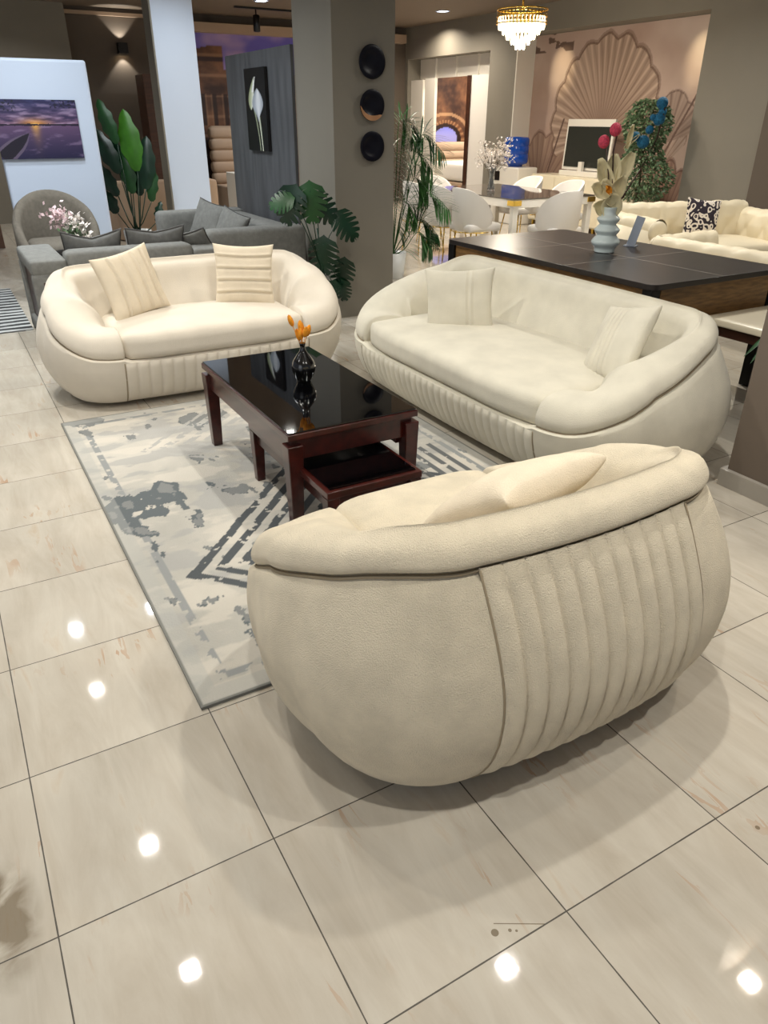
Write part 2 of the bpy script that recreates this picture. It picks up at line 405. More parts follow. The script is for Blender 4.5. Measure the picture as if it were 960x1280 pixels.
    for sx in (-1, 1):
        for sy in (-1, 1):
            g = G(); z0 = rugz[0] if sy < 0 else rugz[1]
            g.lathe([(.026, z0), (.03, .032)], sx*(a-.33), sy*(b-.26), 16); g.build('foot', M['foot'], t)
    return t

def pillow(name, label, loc, rot, sx, sy, th, m, ribs=(), ribdir=0, group=None, cat='cushion', n=30, piping=None, bow=.09, sag=0):
    """loc = centre; rot = (yaw, tilt back, roll in plane) degrees; the face looks along local -y"""
    vs = []; fs = []
    def P(u, v, s):
        x = sx*u*(1-bow*(1-v*v)); z = sy*v*(1-bow*(1-u*u))
        t = th*(max(0, (1-u*u)*(1-v*v)))**.36
        q = u if ribdir == 0 else v
        for r_ in ribs: t -= .012*math.exp(-((q-r_)/.035)**2)*min(1, t/.03)
        for r_ in ribs: t += .008*math.exp(-((q-r_-.07)/.04)**2)*min(1, t/.03)
        t += .006*noise.noise(Vector((u*2.1, v*2.1, s*3+loc[0]*7)))*min(1, t/.03)
        z -= sag*(1-abs(u))*max(0, v)
        return (x, -s*t, z)
    m_ = 2*n
    for s in (1, -1):
        k = len(vs)
        for j in range(m_+1):
            for i in range(m_+1):
                f = lambda q: math.copysign(1-(1-abs(q))**1.25, q)
                vs.append(P(f(-1+2*i/m_), f(-1+2*j/m_), s))
        for j in range(m_):
            for i in range(m_):
                q = (k+j*(m_+1)+i, k+j*(m_+1)+i+1, k+(j+1)*(m_+1)+i+1, k+(j+1)*(m_+1)+i); fs.append(q if s > 0 else q[::-1])
    o = mesh(name, vs, fs, m); tag(o, label, cat, group)
    o.location = loc
    o.rotation_euler = (Matrix.Rotation(R(rot[0]), 4, 'Z') @ Matrix.Rotation(R(-rot[1]), 4, 'X') @ Matrix.Rotation(R(rot[2]), 4, 'Y')).to_euler()
    if piping:
        g = G(); pts = []
        for a_, b_, c_, d_ in ((-1,-1,1,-1),(1,-1,1,1),(1,1,-1,1),(-1,1,-1,-1)):
            for i in range(10): pts.append(P(a_+(c_-a_)*i/10, b_+(d_-b_)*i/10, 0))
        pts.append(pts[0]); g.tube(pts, .007, 6); g.build('piping', piping, o)
    return o

# ---------------------------------------------------------------- camera
CAM = Vector((0.13171, -1.68112, 1.56709)); FPX = 914.1245
def cam():
    yaw, pitch, roll = 0.5209275835598, 0.4936908193232189, 0.004654487073020255
    f = Vector((math.sin(yaw)*math.cos(pitch), math.cos(yaw)*math.cos(pitch), -math.sin(pitch)))
    r = Vector((math.cos(yaw), -math.sin(yaw), 0)); u = r.cross(f)
    r2 = r*math.cos(roll)+u*math.sin(roll); u2 = -r*math.sin(roll)+u*math.cos(roll)
    cd = bpy.data.cameras.new('camera'); cd.sensor_fit = 'HORIZONTAL'; cd.sensor_width = 36; cd.lens = 36*FPX/960; cd.clip_start = .02
    o = bpy.data.objects.new('camera', cd); C.objects.link(o)
    m = Matrix((r2, u2, -f)).transposed().to_4x4(); m.translation = CAM; o.matrix_world = m
    bpy.context.scene.camera = o
cam()
HC = 3.13

# ---------------------------------------------------------------- pictures painted on fine grids
def fbm(x, y, o=4, s=0.0):
    return noise.fractal(Vector((x, y, s)), 1.0, 2.0, o)
def picture(name, w, h, nx, ny, fn, rough=.5, parent=None, loc=(0,0,0), rot=None, thick=0, m=None):
    """flat picture in local x (right) / z (up), facing -y; fn(u,v)->sRGB 0..255"""
    us = np.linspace(0, 1, nx+1); vsx = np.linspace(0, 1, ny+1)
    vs = [(w*(u-.5), 0, h*(v-.5)) for v in vsx for u in us]
    fs = [(j*(nx+1)+i, j*(nx+1)+i+1, (j+1)*(nx+1)+i+1, (j+1)*(nx+1)+i) for j in range(ny) for i in range(nx)]
    me = bpy.data.meshes.new(name); me.from_pydata(vs, [], fs); me.update()
    at = me.color_attributes.new('pic', 'FLOAT_COLOR', 'POINT')
    cols = []
    for v in vsx:
        for u in us:
            c = fn(float(u), float(v)); c = lin([max(0, min(255, q)) for q in c]); cols += [*c, 1]
    at.data.foreach_set('color', cols)
    me.materials.append(m or color_attr_mat(name+'_paint', rough))
    o = bpy.data.objects.new(name, me); C.objects.link(o)
    if parent: o.parent = parent
    o.location = loc
    if rot: o.rotation_euler = rot
    return o
def mixc(a, b, t): t = max(0, min(1, t)); return tuple(p+(q-p)*t for p, q in zip(a, b))
def sst(a, b, x): return smoothstep((x-a)/(b-a))

def sunset(u, v):
    # lake at dusk with low sun and a moored boat
    hz = .58
    if v > hz:
        t = (v-hz)/(1-hz); c = mixc((122,92,118), (40,44,86), t)
        cl = fbm(u*5+2, v*16, 5); c = mixc(c, (170,150,176), sst(.05,.5,cl)*.7*(1-t*.4)); c = mixc(c, (36,32,66), sst(.0,.5,-cl)*.7)
        d = math.hypot((u-.47)*1.3, (v-hz)*2.2); c = mixc(c, (240,160,60), math.exp(-(d/.2)**2)*.85); c = mixc(c, (255,236,150), math.exp(-(d/.05)**2))
        if u < .28 and v > .8 and fbm(u*30, v*30, 3, 4) > .05+u*.5: c = (26,30,44)
        if u > .68 and v > .86 and fbm(u*30, v*30, 3, 8) > .0+(1-u)*.6: c = (26,28,48)
    else:
        t = (hz-v)/hz; c = mixc((96,72,104), (30,28,62), t)
        cl = fbm(u*4+7, v*9, 5); c = mixc(c, (140,120,150), sst(.1,.6,cl)*.6)
        c = mixc(c, (244,180,70), math.exp(-((u-.47)/.05)**2)*math.exp(-t*4)*.9)
    if abs(v-hz) < .016+.012*fbm(u*9, 0, 3): c = (30,24,44)
    # boat
    a = (.02,.02); b_ = (.38,.44); dx, dy = b_[0]-a[0], b_[1]-a[1]; L2 = dx*dx+dy*dy; s = ((u-a[0])*dx+(v-a[1])*dy)/L2
    if 0 < s < 1:
        dist = ((u-a[0])*dy-(v-a[1])*dx)/math.sqrt(L2); wd = .13*(1-s**3)*1.0
        if abs(dist) < wd: c = (26,22,38) if abs(dist) < wd*.7 else (96,84,106)
    return c
def calla(u, v):
    c = (14,15,18)
    def stem(x0, y0, x1, y1, cx, w, col):
        nonlocal c
        for k in range(1):
            if y0 <= v <= y1:
                t = (v-y0)/(y1-y0); x = (1-t)**2*x0+2*t*(1-t)*cx+t*t*x1
                if abs(u-x) < w*(.6+.6*t): c = mixc(col, (250,250,245), .5*(1 if abs(u-x) < w*.3 else 0))
    stem(.62,.0,.30,.66,.58,.030,(120,132,96)); stem(.74,.0,.64,.42,.70,.035,(176,184,160))
    # left flower: slim pointed spathe
    t = (v-.50)/.40
    if 0 < t < 1:
        cx = .26+.22*t*t; w = .15*math.sin(PI*t**.8)*(1-.35*t)
        if abs(u-cx) < w: c = mixc((158,166,130), (226,230,216), sst(-1, 1, (u-cx)/w)*1.0)
        if t > .55 and abs(u-cx-.06) < .10*(1-t)+.012: c = (236,238,236)
    t = (v-.36)/.40
    if 0 < t < 1:
        cx = .60; w = .27*math.sin(PI*min(1, t**1.05))**.8*(.35+.65*sst(0,.55,t))
        if abs(u-cx) < w:
            c = mixc((232,236,240), (150,158,170), sst(.1,.9,abs(u-cx-.03)/w)*.7+.25*abs(math.sin((u-cx)*60)))
    return c
def ruins(seed, sky=(104,96,190), arch=None):
    def fn(u, v):
        n = fbm(u*6+seed, v*7, 5, seed); n2 = fbm(u*22, v*26, 4, seed+3)
        c = mixc((62,40,34), (134,92,66), .5+n*.8+n2*.35)
        top = .80+.10*math.sin(u*7+seed)+.06*n
        if arch is None:
            top = (.93 if u < .14 else .80)+.02*n
            if u < .16 and abs(v-.87) < .012: c = (60,38,40)
            band = abs((v*9) % 1-.5)
            if band > .44: c = mixc(c, (176,136,104), .5)
            cu = (u*19) % 1
            if .5 < v < .68 or .1 < v < .42:
                if abs(cu-.5) < .2: c = mixc(c, (34,20,22), .75)
                elif abs(cu-.5) < .27: c = mixc(c, (184,142,108), .4)
            if v > top: c = mixc(sky, (176,150,196), sst(-.2,.5,fbm(u*3, v*4, 4, 9)))
            g = math.exp(-((u-.30)/.05)**2-((v-.60)/.05)**2); c = mixc(c, (236,180,170), g*.8)
        else:
            cx, cy, r = arch; d = math.hypot((u-cx), (v-cy)*1.5)
            if v > cy-.02 and d < r: c = mixc((70,82,220), (170,170,240), sst(cy+.2, cy, v))
            elif v > cy-.02 and d < r*1.32: c = (44,26,24)
            elif v > cy-.02 and d < r*1.6: c = mixc((186,140,100), (110,70,48), abs(math.sin(math.atan2(v-cy, u-cx)*14)))
            elif v > cy-.02 and r*1.95 < d < r*2.2: c = mixc((206,164,124), c, .3)
            if v > .93: c = mixc(c, (150,120,100), .5)
        return c
    return fn
def mural(u, v):
    # large pleated lotus leaf with smaller leaves and stalks
    W_, H_ = 4.05, 2.8; x = u*W_; y = v*H_
    base = mixc((206,184,170), (184,158,144), .5+fbm(x*.9, y*.9, 4))
    base = mixc(base, (222,208,196), sst(.0,.5,fbm(x*.7+5, y*.7, 3))*.5)
    c = base
    def leaf(cx, cy, r, a0, a1, nrib, dark, light, lob=.10):
        nonlocal c
        dx, dy = x-cx, y-cy; d = math.hypot(dx, dy); a = math.degrees(math.atan2(dy, dx))
        if a < -90: a += 360
        if not a0 <= a <= a1: return
        f = (a-a0)/(a1-a0); edge = r*(.80+.20*math.sin(PI*f)**.6)*(1+lob*abs(math.sin(f*PI*nrib*.36))-lob*.5)+.02*fbm(a*.1, cx, 3)*r
        if d < edge:
            s = 1-2*abs(math.sin(f*nrib*PI+.5*math.sin(d*3)))**.5; s = -s*.9+.15*fbm(f*40, d*3, 2); s2 = math.sin(f*nrib*4*PI+1)
            t = .5+.38*s+.12*s2
            c = mixc(dark, light, t*(.55+.45*d/edge))
            c = mixc(c, light, .35*math.exp(-((f-.62)/.06)**2)*(d/edge))
            if d > edge*.975: c = mixc(c, dark, .8)
        elif d < edge*1.025: c = mixc(c, dark, .4)
    leaf(.35, .30, 1.1, 30, 112, 9, (120,92,80), (176,150,132))
    leaf(1.87, 1.36, 1.34, -14, 198, 30, (118,92,78), (216,192,172), .06)
    leaf(3.2, .9, .75, 40, 150, 12, (132,106,94), (200,180,166))
    leaf(3.35, -.1, 1.15, 62, 128, 12, (112,84,74), (176,146,128))
    leaf(.45, -.2, .9, 50, 140, 12, (108,82,72), (168,138,120))
    leaf(3.30, 1.30, .62, 15, 165, 9, (112,90,80), (188,166,152))
    for (x0,y0,x1,y1) in ((2.6,.0,3.95,2.3),(.35,0,.95,1.6)):
        t = (y-y0)/(y1-y0)
        if 0 < t < 1 and abs(x-(x0+(x1-x0)*t)) < .02: c = (104,80,70)
    if y > 2.55 and x < 1.0 and fbm(x*2.4, y*6, 3, 2) > .05: c = (110,88,78)
    return c
def rugpat(u, v):
    x = u*1.86; y = v*2.66     # x from the left edge, y from the near edge
    n = fbm(x*2.2, y*1.6, 5, 3); n2 = fbm(x*16, y*16, 3, 5); n3 = fbm(x*3.2+9, y*7.0, 6, 1)
    c = mixc((192,187,176), (168,165,156), .5+n*.9)
    c = mixc(c, (150,150,148), sst(.12,.3,n3)*.5)
    c = mixc(c, (208,200,186), sst(.12,.34,-n3)*.5)
    # border line
    e = min(x-.105, 1.755-x, y-.11, 2.55-y)
    if abs(e) < .016 and n2 > -.25: c = (140,142,140)
    # dark abraded patches, left
    px = fbm(x*5.2, y*3.2, 6, 12)
    k = sst(.5,.1,math.hypot((x-.22)/.55, (y-1.40)/.42)-.2)+.6*sst(.5,.1,math.hypot((x-.05)/.25, (y-1.0)/.7))
    if px*.9+k*.30+n2*.08 > .40: c = (92,98,100)
    k2 = sst(.6,.1,math.hypot((x-.9)/.5, (y-.35)/.25)-.2)
    if px+k2*.2 > .46: c = (124,126,124)
    # nested lozenges of dark broken stripes
    ww = noise.noise(Vector((x*9, y*9, 2)))*.008
    def loz(cx, cy, sx, sy, rmin, rmax, per, col, thr):
        nonlocal c
        d = abs(x-cx)/sx+abs(y-cy)/sy+ww
        if rmin < d < rmax:
            ph = ((d-rmin)/per) % 1
            if ph < .5 and n2+noise.noise(Vector((x*40, y*40, 6)))*.5 > thr: c = col
    loz(1.00, .72, 1.0, 1.05, .36, .88, .105, (76,80,82), -.38)
    loz(.92, 2.02, 1.0, .9, .10, .62, .12, (168,166,160), -.2)
    if 1.40 < x < 1.74 and .72 < y < 1.30+.25*(x-1.4) and ((x-1.4)/.068) % 1 < .45 and n2 > -.42: c = (96,98,98)
    if e < -.04: c = mixc(c, (168,168,162), .45)
    if min(x, 1.86-x, y, 2.66-y) < .012: c = (120,120,114)
    return c

# ---------------------------------------------------------------- setting
def setting():
    fl = box('floor', -4, 13, -5, 14, -.1, 0, floor_mat()); fl['kind'] = 'structure'
    struct('ceiling', -4, 13, -5, 14, HC, HC+.1, M['ceil'])
    # far wall and its lighter left section
    struct('wall_far', -4, 13, 13.0, 13.2, 0, HC, M['dwall'])
    struct('wall_far_left', -1.5, 2.60, 12.7, 12.995, 0, HC-.002, M['gwall'])
    struct('trim_1', 2.61, 4.6, 12.94, 12.995, 3.02, 3.07, M['beige'])
    struct('trim_2', 4.6, 8.9, 12.80, 12.99, 2.86, 3.0, M['beige'])
    # right wall with the opening, bulkhead and recess
    struct('wall_right', 9.0, 9.6, 9.48, 10.2, 0, HC, M['gwall'])
    struct('wall_right_far', 9.0, 9.6, 12.9, 12.998, 0, HC, M['gwall'])
    struct('wall_right_header', 9.0, 9.6, 10.2, 12.9, 2.60, HC, M['gwall'])
    struct('wall_right_bulkhead', 9.0, 9.38, 5.5, 9.48, 2.77, HC, M['gwall'])
    struct('wall_right_recess', 9.38, 9.6, -5, 9.48, 0, HC, M['gwall'])
    struct('wall_right_pier', 8.95, 9.379, 4.62, 5.70, 0, HC, M['gwall'])
    struct('wall_right_near', 8.9, 9.375, -5, 4.619, 0, HC, M['dwall'])
    struct('trim_3', 9.001, 9.379, 9.455, 9.479, 0, 2.768, M['wlam'])
    # room seen through the opening
    struct('wall_inner', 12.2, 12.4, 9.2, 13, 0, HC, M['gwall'])
    struct('trim_4', 9.30, 9.34, 10.2, 12.9, 2.27, 2.60, M['wlam'])
    for i, y in enumerate((10.9, 11.6, 12.3)): struct('trim_%d' % (5+i), 9.26, 9.299, y-.012, y+.012, 2.27, 2.60, M['wlam'])
    struct('trim_8', 9.1, 9.16, 12.05, 12.4, 0, 2.26, M['wlam'])
    struct('trim_9', 9.1, 9.16, 10.2, 10.84, 0, 2.26, M['linen'])
    struct('trim_10', 9.08, 9.17, 10.842, 10.95, 0, 2.26, M['dwood'])
    d = struct('door_1', 9.08, 9.13, 12.45, 12.89, 0.005, 2.24, M['wlam'])
    g = G(); g.tube([(9.06,12.52,1.0),(9.06,12.52,1.16)], .01, 8); g.build('door_handle', M['gold'], d)
    # columns
    def column(n, x0, x1, y0, y1, m, sk=True):
        o = struct(n, x0, x1, y0, y1, 0, HC, m)
        return o
    column('wall_column_centre', 3.03, 3.585, 4.2, 4.92, M['gwall'])
    column('wall_column_left', 2.86, 3.36, 8.6, 8.9, M['white'])
    column('wall_column_right', 3.17, 3.75, -.45, .28, M['gwall2'])
    struct('trim_11', 2.84, 2.859, 8.6, 8.9, 0, HC, M['gwall'])
    g = G()
    for (x0,x1,y0,y1) in ((3.145,3.169,-.474,.304),(3.751,3.775,-.474,.304),(3.169,3.751,.281,.304),(3.169,3.751,-.474,-.451)): g.box(x0,x1,y0,y1,.0,.085)
    o = g.build('baseboard_right', M['skirt'], smooth=False, bevel=.002); o['kind'] = 'structure'
setting()

def partitions():
    o = box('display_partition', .98, 1.78, 7.2, 7.32, 0, 2.065, M['white'], bevel=.01)
    g = G(); g.box(.84, 1.78, 7.2, 7.32, 0, 2.065)
    me = o.data; bpy.data.objects.remove(o)
    o = g.build('display_partition', M['white'], smooth=False, bevel=.025)
    tag(o, 'white free-standing partition behind the round-backed armchair, carrying the sunset picture', 'partition')
    t = thing('canvas_picture', 'canvas of a purple sunset over a lake with a boat on the white partition', 'picture', (1.22, 7.17, 1.455))
    box('canvas_edge', -.39, .39, .001, .028, -.262, .262, M['foot'], t, bevel=.003)
    picture('painted_face', .78, .524, 150, 110, sunset, .45, t)
    t = thing('room_divider', 'charcoal wood-grain room divider standing by the grey column', 'partition', (3.0, 5.7, 0))
    box('board', 0, .028, -.78, .85, 0, 2.105, M['pwood'], t)
    t = thing('canvas_picture', 'tall narrow black canvas with two white calla lilies', 'picture', (2.965, 5.70, 1.63))
    box('canvas_edge', .001, .033, -.255, .255, -.34, .34, M['foot'], t, bevel=.003)
    picture('painted_face', .51, .68, 100, 140, calla, .35, t, rot=(0,0,-PI/2))
    # wallpaper
    o = picture('wallpaper', 3.9, 2.86, 150, 120, ruins(1.7), .6, loc=(6.62, 12.985, 1.43)); tag(o, 'wallpaper of old brown ruins under a violet sky on far wall', 'wallpaper')
    o = picture('wallpaper', 3.75, 2.765, 380, 260, mural, .55, loc=(9.372, 7.6, 1.383), rot=(0,0,-PI/2)); tag(o, 'wall mural of giant pleated lotus leaves in dusty brown and pink', 'mural')
    o = picture('wallpaper', 2.4, 2.7, 130, 140, ruins(4.2, arch=(.17,.43,.13)), .6, loc=(10.81, 12.985, 1.36)); tag(o, 'wallpaper of a stone arch with blue sky in the room beyond the opening', 'wallpaper')
    # plates on the column
    for z, r, lab in ((1.955,.118,'top plate of three, plain navy, hung on the grey column'),(1.66,.112,'middle plate of three, navy with a copper crescent'),(1.365,.112,'lowest of three round navy plates on the grey column')):
        t = thing('wall_plate', lab, 'plate', (3.36, 4.197, z), 0, 'round navy plates on the grey column')
        mt = Matrix.Rotation(PI/2, 4, 'X')
        g = G(); g.lathe([(r*.5,.0),(r*.62,.006),(r*.97,.03),(r,.034),(r*.98,.038),(r*.6,.014),(r*.3,.010),(.001,.009)], n=48, mtx=mt); g.build('dish', M['plate'], t)
        if z == 1.66:
            g = G(); vs = []; fs = []; n = 30
            for i in range(n+1):
                a = R(-178+140*i/n); w = math.sin(PI*i/n)**.5
                for q in (0, 1):
                    rr = r*(.985-.36*w*q); yy = -(.040-.0*q) if q == 0 else -(.040-.024*w)
                    vs.append((rr*math.cos(a), yy, rr*math.sin(a)))
            for i in range(n): fs.append((2*i, 2*i+1, 2*i+3, 2*i+2))
            mesh('copper_crescent', vs, fs, M['pgold'], t)
partitions()

def rug():
    t = picture('area_rug', 1.86, 2.66, 300, 420, rugpat, .95, loc=(0,0,0), m=color_attr_mat('rug_pile', .95, bump=.6))
    # give the rug its thickness and lay it flat
    me = t.data; bm = bmesh.new(); bm.from_mesh(me)
    bmesh.ops.rotate(bm, verts=bm.verts, cent=(0,0,0), matrix=Matrix.Rotation(-PI/2, 3, 'X'))
    bm.normal_update()
    if sum(f.normal.z for f in bm.faces) < 0: bmesh.ops.reverse_faces(bm, faces=bm.faces)
    bm.to_mesh(me); bm.free()
    s = t.modifiers.new('thick', 'SOLIDIFY'); s.thickness = .010; s.offset = -1
    t.location = (.48+.93, .02+1.33, .0105)
    tag(t, 'pale grey rug with dark nested lozenge stripes under the coffee table', 'rug')
rug()

# ---------------------------------------------------------------- main seating
pebble_sofa('armchair', 'rounded cream armchair with pleated back, nearest the camera', 'armchair', (1.343, -.215, 0), PI, 1.415, 1.01, .765, M['cream'], (-.335,.335,11), 12, rugz=(.011, 0))
pebble_sofa('loveseat', 'rounded cream two-seat sofa at the far end of the rug', 'sofa', (1.48, 3.18, 0), 0, 1.95, .98, .745, M['cream3'], (-.55,.55,16), 17)
pebble_sofa('sofa', 'rounded three-seat oat sofa beside the dark dining table', 'sofa', (2.85, 1.545, 0), -PI/2, 2.44, 1.12, .77, M['cream2'], (-.75,.75,22), 27, rugz=(0,0))
pillow('cushion', 'plump plain cream cushion in the armchair', (1.38,-.23,.605), (180+12, 54, 0), .22, .20, .085, M['cushion'], group='cream cushions', bow=.1)
pillow('cushion', 'cream cushion with upright pleats at left of the loveseat', (1.10,3.21,.645), (22, 16, -8), .21, .205, .055, M['cushion'], ribs=(-.55,-.1,.3,.68), group='cream cushions')
pillow('cushion', 'cream cushion with level pleats at right of the loveseat', (1.84,3.2,.635), (-22, 14, 2), .20, .20, .055, M['cushion'], ribs=(-.6,-.2,.2,.6), ribdir=1, group='cream cushions')
pillow('cushion', 'oat cushion standing upright in the far corner of the long sofa', (2.75,1.98,.59), (-42, 10, -4), .21, .20, .055, M['cream2'], ribs=(.3,), group='cream cushions')
pillow('cushion', 'oat pleated cushion slumped in the near corner of the long sofa', (2.90,.84,.595), (-108, 28, -14), .20, .20, .06, M['cream2'], ribs=(-.5,-.3,-.1,.1), group='cream cushions')

def coffee():
    t = thing('coffee_table', 'dark red wood coffee table with a black glass top on the rug', 'table', (1.445, 1.41, .0105))
    hx, hy = .305, .565
    g = G(); g.box(-hx,hx,-hy,hy,.418,.446); g.build('top_frame', M['wood'], t, smooth=False, bevel=.004)
    g = G(); g.box(-hx+.006,hx-.006,-hy+.006,hy-.006,.4465,.4535); g.build('glass_top', M['bglass'], t, smooth=False, bevel=.002)
    g = G(); z0, z1 = .315, .417
    g.box(-hx+.02,hx-.02,-hy+.022,-hy+.045,z0+.01,z1); g.box(-hx+.02,hx-.02,hy-.045,hy-.022,z0+.01,z1)
    g.box(-hx+.02,-hx+.043,-hy+.046,hy-.046,z0,z1); g.box(hx-.043,hx-.02,-hy+.046,hy-.046,z0,z1)
    g.build('apron', M['wood'], t, smooth=False, bevel=.002)
    for sy in (-1,1):
        for sx in (-1,1):
            G().taper(sx*(hx-.03), sy*(hy-.03), 0, .395, .024, .034).build('leg', M['wood'], t, smooth=False, bevel=.004)
    g = G(); g.box(-hx+.055,-hx+.075,-hy+.06,hy-.06,.285,.312); g.box(hx-.075,hx-.055,-hy+.06,hy-.06,.285,.312); g.build('runner', M['wood'], t, smooth=False)
    t = thing('nesting_table', 'small dark red nesting table pulled out from under the coffee table', 'table', (1.40, 1.02, .0105))
    hx, hy = .215, .43
    g = G(); g.box(-hx,hx,-hy,hy,.262,.292); g.build('top_frame', M['wood'], t, smooth=False, bevel=.004)
    g = G(); g.box(-hx+.02,hx-.02,-hy+.02,hy-.02,.2925,.297); g.build('glass_top', M['bglass'], t, smooth=False, bevel=.001)
    g = G(); g.box(-hx+.02,hx-.02,-hy+.02,-hy+.04,.20,.261); g.box(-hx+.02,hx-.02,hy-.04,hy-.02,.20,.261); g.box(-hx+.02,-hx+.04,-hy+.041,hy-.041,.20,.261); g.box(hx-.04,hx-.02,-hy+.041,hy-.041,.20,.261)
    g.build('apron', M['wood'], t, smooth=False)
    for sy in (-1,1):
        for sx in (-1,1): G().taper(sx*(hx-.028), sy*(hy-.03), 0, .26, .02, .027).build('leg', M['wood'], t, smooth=False, bevel=.003)
    # vase and plumes
    g = G(); vp = [(.001,0),(.03,0),(.036,.01),(.052,.045),(.056,.07),(.05,.095),(.03,.125),(.016,.145),(.012,.165),(.015,.18),(.012,.18),(.010,.16),(.001,.15)]
    g.lathe([(p.x, p.y) for p in crom([(r_, z_, 0) for r_, z_ in vp], 3, False)], n=36, cap=False)
    vx, vy, vz = 1.475, 1.43, .4645
    o = g.build('bud_vase', M['bvase'], loc=(vx,vy,vz)); tag(o, 'small black bulb-shaped vase on the coffee table', 'vase')
    t = thing('dried_flower_bunch', 'orange dried bunny-tail plumes in the black vase', 'flowers', (vx,vy,vz+.172))
    random.seed(3)
    for k in range(7):
        a = 2*PI*k/7+.3; sp = .006+.035*random.random(); h = .06+.055*random.random()
        if k == 0: sp = .055; a = 2.6; h = .13
        p0 = Vector((.003*math.cos(a), .003*math.sin(a), -.02)); p1 = Vector((sp*math.cos(a), sp*math.sin(a), h))
        d = (p1-p0).normalized(); st = p1-d*.048
        G().tube([p0, st], .0016, 6).build('stem', M['orange'], t)
        q = d.to_track_quat('Z','Y').to_matrix().to_4x4(); q.translation = st
        G().lathe([(.001,0),(.008,.006),(.0125,.02),(.012,.038),(.007,.052),(.001,.058)], n=12, cap=False, mtx=q).build('plume', M['orange'], t)
coffee()

# ---------------------------------------------------------------- grey suite behind
def rbox(g_, hx, hy, hz, c, r, n=8, crown=0):
    v, f = soft_box(hx, hy, hz, r, n, crown); g_.add([p+Vector(c) for p in v], f); return g_
def grey_suite():
    t = thing('grey_sofa', 'grey box-armed sofa seen from behind, back to the loveseat', 'sofa', (1.36, 4.75, 0))
    rbox(G(), .48, .10, .26, (0,-.33,.44), .05).build('backrest', M['grey'], t)
    for s in (-1, 1):
        g = G(); x = s*.60
        rbox(g, .13, .44, .055, (x,0,.60), .03); rbox(g, .13, .05, .28, (x,-.39,.28), .02); rbox(g, .13, .05, .28, (x,.39,.28), .02); rbox(g, .13, .44, .05, (x,0,.08), .02)
        g.build('arm', M['grey'], t)
        g = G(); g.box(x-.06, x+.06, -.441, -.43, .14, .50); g.box(x-.10, x+.10, -.37, .37, .13, .55); g.build('wood_inset', M['dwood'], t, smooth=False)
    rbox(G(), .47, .34, .13, (0,.10,.28), .05).build('seat', M['grey'], t)
    pillow('back_cushion', 'long grey back cushion on the left of the grey sofa', (1.12,4.575,.63), (180, 22, 0), .22, .20, .07, M['greyp'], cat='cushion', group='grey back cushions', piping=M['dseam'], sag=.05, n=16)
    pillow('back_cushion', 'long grey back cushion on the right of the grey sofa', (1.60,4.575,.63), (180, 22, 0), .23, .20, .07, M['greyp'], cat='cushion', group='grey back cushions', piping=M['dseam'], sag=.03, n=16)
    pillow('back_cushion', 'loose light grey cushion leaning at right end of the grey sofa', (1.93,4.60,.66), (165, 40, 20), .13, .13, .045, M['grey'], cat='cushion', piping=M['dseam'], n=16)
    # sofa against the charcoal panel
    t = thing('grey_sofa', 'grey sofa standing sideways against the charcoal panel, ends towards the loveseat', 'sofa', (2.50, 5.50, 0))
    for s in (-1, 1):
        g = G(); rbox(g, .45, .10, .34, (0, s*.78, .40), .05)
        g.build('arm', M['grey'], t)
    rbox(G(), .12, .66, .30, (.32,0,.42), .07).build('backrest', M['grey'], t)
    rbox(G(), .34, .66, .16, (-.10,0,.29), .06).build('seat', M['grey'], t)
    for sx in (-1,1):
        for sy in (-1,1): G().taper(sx*.34, sy*.70, 0, .14, .02, .03).build('foot', M['foot'], t, smooth=False)
    pillow('throw_cushion', 'grey cushion, left of the two on the sideways grey sofa', (2.46,5.90,.66), (-64, 22, 10), .20, .19, .07, M['grey'], cat='cushion', piping=M['dseam'], n=16)
    pillow('throw_cushion', 'grey cushion, right of the two on the sideways grey sofa', (2.52,5.42,.63), (-66, 22, 14), .19, .18, .07, M['grey'], cat='cushion', piping=M['dseam'], n=16)
    # tub armchair
    t = thing('tub_chair', 'taupe round-backed tub chair in front of the white partition', 'armchair', (1.12, 6.42, 0))
    vs = []; fs = []; n = 40; prof = 10
    for i in range(n+1):
        a = R(-40+260*i/n); s = math.sin(a) if math.sin(a) > 0 else 0
        zt = .50+.44*max(0, (math.sin(a)+.45)/1.45)**.75; ro, ri = .385, .30
        ring = [(ro-.05,.10),(ro-.01,.25),(ro,.45),(ro,zt-.06),(ro-.015,zt-.015),((ro+ri)/2,zt),(ri+.015,zt-.02),(ri,zt-.07),(ri,.45),(ri,.10)]
        for r_, z_ in ring: vs.append((r_*math.cos(a), r_*math.sin(a)*.98, z_))
    for i in range(n):
        for j in range(prof): fs.append((i*prof+j, i*prof+(j+1)%prof, (i+1)*prof+(j+1)%prof, (i+1)*prof+j))
    fs += [tuple(range(prof)), tuple(n*prof+j for j in range(prof))]
    mesh('curved_back', vs, fs, M['grey2'], t, sharp=50)
    v, f = soft_box(.285, .31, .085, .06, 10, .02); mesh('seat_cushion', [p+Vector((0,-.06,.43)) for p in v], f, M['grey2'], t)
    rbox(G(), .29, .31, .12, (0,-.06,.24), .04).build('base', M['grey2'], t)
    for sx in (-1,1):
        for sy in (-1,1): G().taper(sx*.22, sy*.22, 0, .13, .015, .022).build('leg', M['foot'], t, smooth=False)
    # striped rug
    def strp(u, v):
        x, y = u*1.6, v*1.9; w = .03*noise.noise(Vector((x*2, y*3, 0)))
        kx, ky = (x-.75), ((y % .5)-.25); d = math.hypot(kx*.55, ky*2.2)
        q = (y+w+.02*math.exp(-(kx/.25)**2)*math.sin(y*12))*16
        s = math.sin(q*2*PI*.5+(3*math.exp(-d*12)))+.6*noise.noise(Vector((x*3, y*40, 1)))
        return (170,172,170) if s > .15 else ((44,46,46) if s < -.25 else (104,106,106))
